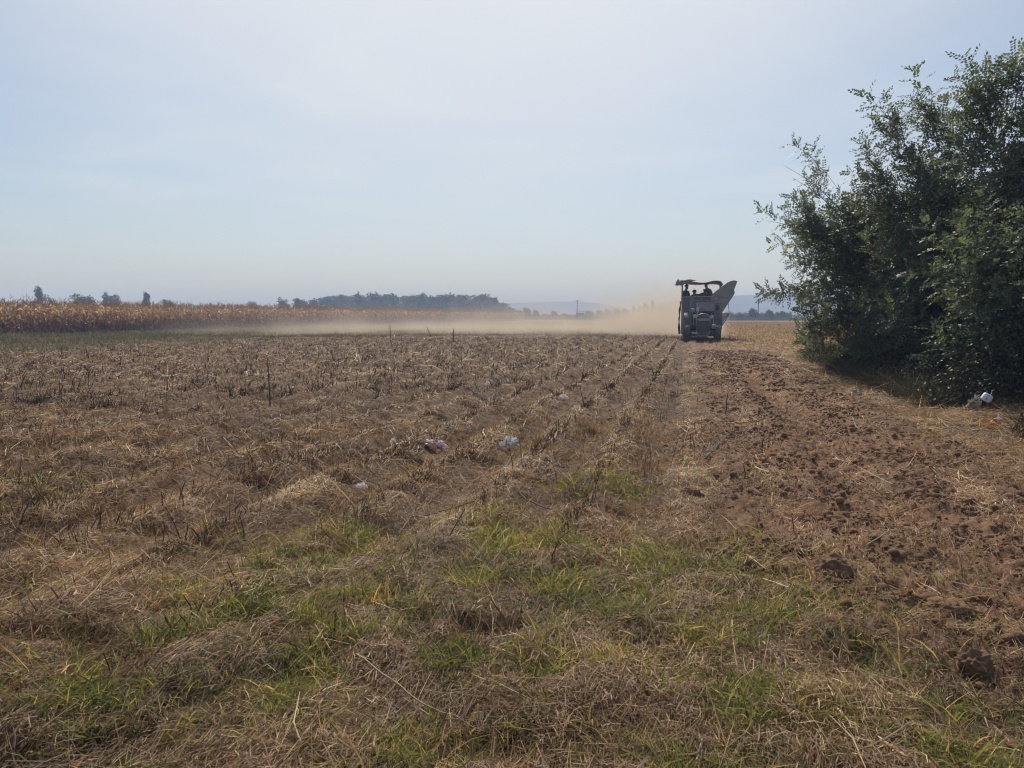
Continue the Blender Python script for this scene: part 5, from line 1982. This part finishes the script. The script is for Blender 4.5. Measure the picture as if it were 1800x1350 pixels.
# the dust box: x across the rows (0 at the machine, minus to the left), y along them, z up
DU0, DU1, DV0, DV1, DZ1 = 50.0, 96.0, -48.0, 4.5, 15.0
dx_, dy_, dz_ = sep.outputs
across = mth('POWER', mrange(dx_, -47, 0.3, 0, 1, False), 0.85)
across = mth('ADD', mth('MULTIPLY', across, 1.0), mth('MULTIPLY', mrange(dx_, -9, -1), 0.9))
cut = mth('MULTIPLY', mrange(dx_, 2.8, 0.9), mrange(dx_, -48, -38))
along = mth('MULTIPLY', mrange(dy_, DU0, DU0 + 3.5), mrange(dy_, DU1, DU1 - 14))
hs = mth('ADD', 0.62, mth('MULTIPLY', mrange(dx_, -11, -1, 0, 1), 0.75))
nz2 = noise_tex(nt, .10, 3, .55, scl=(1, .5, .3))
hs = mth('MULTIPLY', hs, mrange(nz2.outputs["Fac"], .32, .66, .6, 1.5))
low_ = mth('POWER', 2.718, mth('MULTIPLY', mth('DIVIDE', dz_, hs), -1.0))
high = mth('MULTIPLY', mth('POWER', 2.718, mth('DIVIDE', dz_, -3.0)), 0.014)
vert = mth('MULTIPLY', mth('ADD', low_, high), mrange(dz_, 7.0, 2.0))
nz = noise_tex(nt, .22, 4, .6, scl=(1, .6, 1.2))
puff = mrange(nz.outputs["Fac"], .34, .66, .12, 1.9)
dens = mth('MULTIPLY', mth('MULTIPLY', mth('MULTIPLY', across, cut), mth('MULTIPLY', along, vert)), puff)
DUST = 0.17
nt.links.new(mth('MULTIPLY', dens, DUST), pv.inputs["Density"])
bm = bmesh.new()
box(bm, DV0, DV1, DU0, DU1, .0, DZ1)
du = bm_obj("dust", bm, dm)
du.rotation_euler = (0, 0, RZ)
tag(du, kind="stuff")

# ------------------------------------------------------------------ sky and sun
SUN_AZ, SUN_EL = math.radians(-3), math.radians(46)      # azimuth from the view axis, to the right positive
w = bpy.data.worlds.new("World")
scene.world = w
w.use_nodes = True
nt = w.node_tree
for n in list(nt.nodes):
    nt.nodes.remove(n)
wo = nt.nodes.new("ShaderNodeOutputWorld")
bg = nt.nodes.new("ShaderNodeBackground")
sky = nt.nodes.new("ShaderNodeTexSky")
sky.sky_type = 'NISHITA'
sky.sun_disc = False
sky.sun_elevation = SUN_EL
sky.sun_rotation = SUN_AZ
sky.altitude = 100
sky.air_density = 1.0
sky.dust_density = 1.1
sky.ozone_density = 3.0
bg.inputs["Strength"].default_value = 0.086
# thin high cloud: whitens the blue in long faint streaks
tc = nt.nodes.new("ShaderNodeTexCoord")
sp = nt.nodes.new("ShaderNodeSeparateXYZ")
nt.links.new(tc.outputs["Generated"], sp.inputs[0])


def wm(op, a, b):
    n = nt.nodes.new("ShaderNodeMath")
    n.operation = op
    for i, q in enumerate((a, b)):
        if isinstance(q, (int, float)):
            n.inputs[i].default_value = q
        else:
            nt.links.new(q, n.inputs[i])
    return n.outputs[0]


zz = wm('MAXIMUM', sp.outputs[2], 0.06)
cb = nt.nodes.new("ShaderNodeCombineXYZ")
nt.links.new(wm('DIVIDE', sp.outputs[0], zz), cb.inputs[0])
nt.links.new(wm('MULTIPLY', wm('DIVIDE', sp.outputs[1], zz), 1.0), cb.inputs[1])
cn_ = nt.nodes.new("ShaderNodeTexNoise")
cn_.inputs["Scale"].default_value = .55
cn_.inputs["Detail"].default_value = 5
cn_.inputs["Roughness"].default_value = .55
cn_.inputs["Distortion"].default_value = .6
nt.links.new(cb.outputs[0], cn_.inputs["Vector"])
dt = nt.nodes.new("ShaderNodeVectorMath")
dt.operation = 'DOT_PRODUCT'
nt.links.new(tc.outputs["Generated"], dt.inputs[0])
dt.inputs[1].default_value = (math.sin(SUN_AZ) * math.cos(SUN_EL), math.cos(SUN_AZ) * math.cos(SUN_EL), math.sin(SUN_EL))
# thin cloud is brightest towards the sun it is lit from behind by
gl_ = nt.nodes.new("ShaderNodeMapRange")
gl_.interpolation_type = 'SMOOTHSTEP'
gl_.inputs[1].default_value, gl_.inputs[2].default_value, gl_.inputs[3].default_value, gl_.inputs[4].default_value = .68, .95, .12, .90
nt.links.new(dt.outputs["Value"], gl_.inputs[0])
cf = ramp(nt, cn_.outputs["Fac"], [(.36, (0, 0, 0)), (.52, (.10, .10, .10)), (.72, (.38, .38, .38))])
skyc = mixc(nt, wm('ADD', cf, gl_.outputs[0]), sky.outputs[0], (8.3, 8.75, 9.35))
nt.links.new(skyc, bg.inputs[0])
nt.links.new(bg.outputs[0], wo.inputs[0])

sd = bpy.data.lights.new("sun", 'SUN')
sd.energy = 4.8
sd.angle = math.radians(0.6)
sd.color = (1.0, .93, .82)
so = bpy.data.objects.new("sun", sd)
COL.objects.link(so)
sdir = Vector((math.sin(SUN_AZ) * math.cos(SUN_EL), math.cos(SUN_AZ) * math.cos(SUN_EL), math.sin(SUN_EL)))
so.rotation_euler = sdir.to_track_quat('Z', 'Y').to_euler()

# ------------------------------------------------------------------ render settings
scene.render.engine = 'CYCLES'
cy = scene.cycles
cy.max_bounces = 6
cy.diffuse_bounces = 3
cy.glossy_bounces = 2
cy.transmission_bounces = 3
cy.volume_bounces = 2
cy.transparent_max_bounces = 6
cy.volume_step_rate = 0.6
cy.use_denoising = True
cy.use_adaptive_sampling = False
cy.pixel_filter_type = 'BLACKMAN_HARRIS'
cy.filter_width = 1.15
cy.sample_clamp_indirect = 6
vs_ = scene.view_settings
scene.display_settings.display_device = 'sRGB'
vs_.view_transform = 'Standard'
vs_.look = 'None'
vs_.exposure = 0.15
vs_.gamma = 1.0
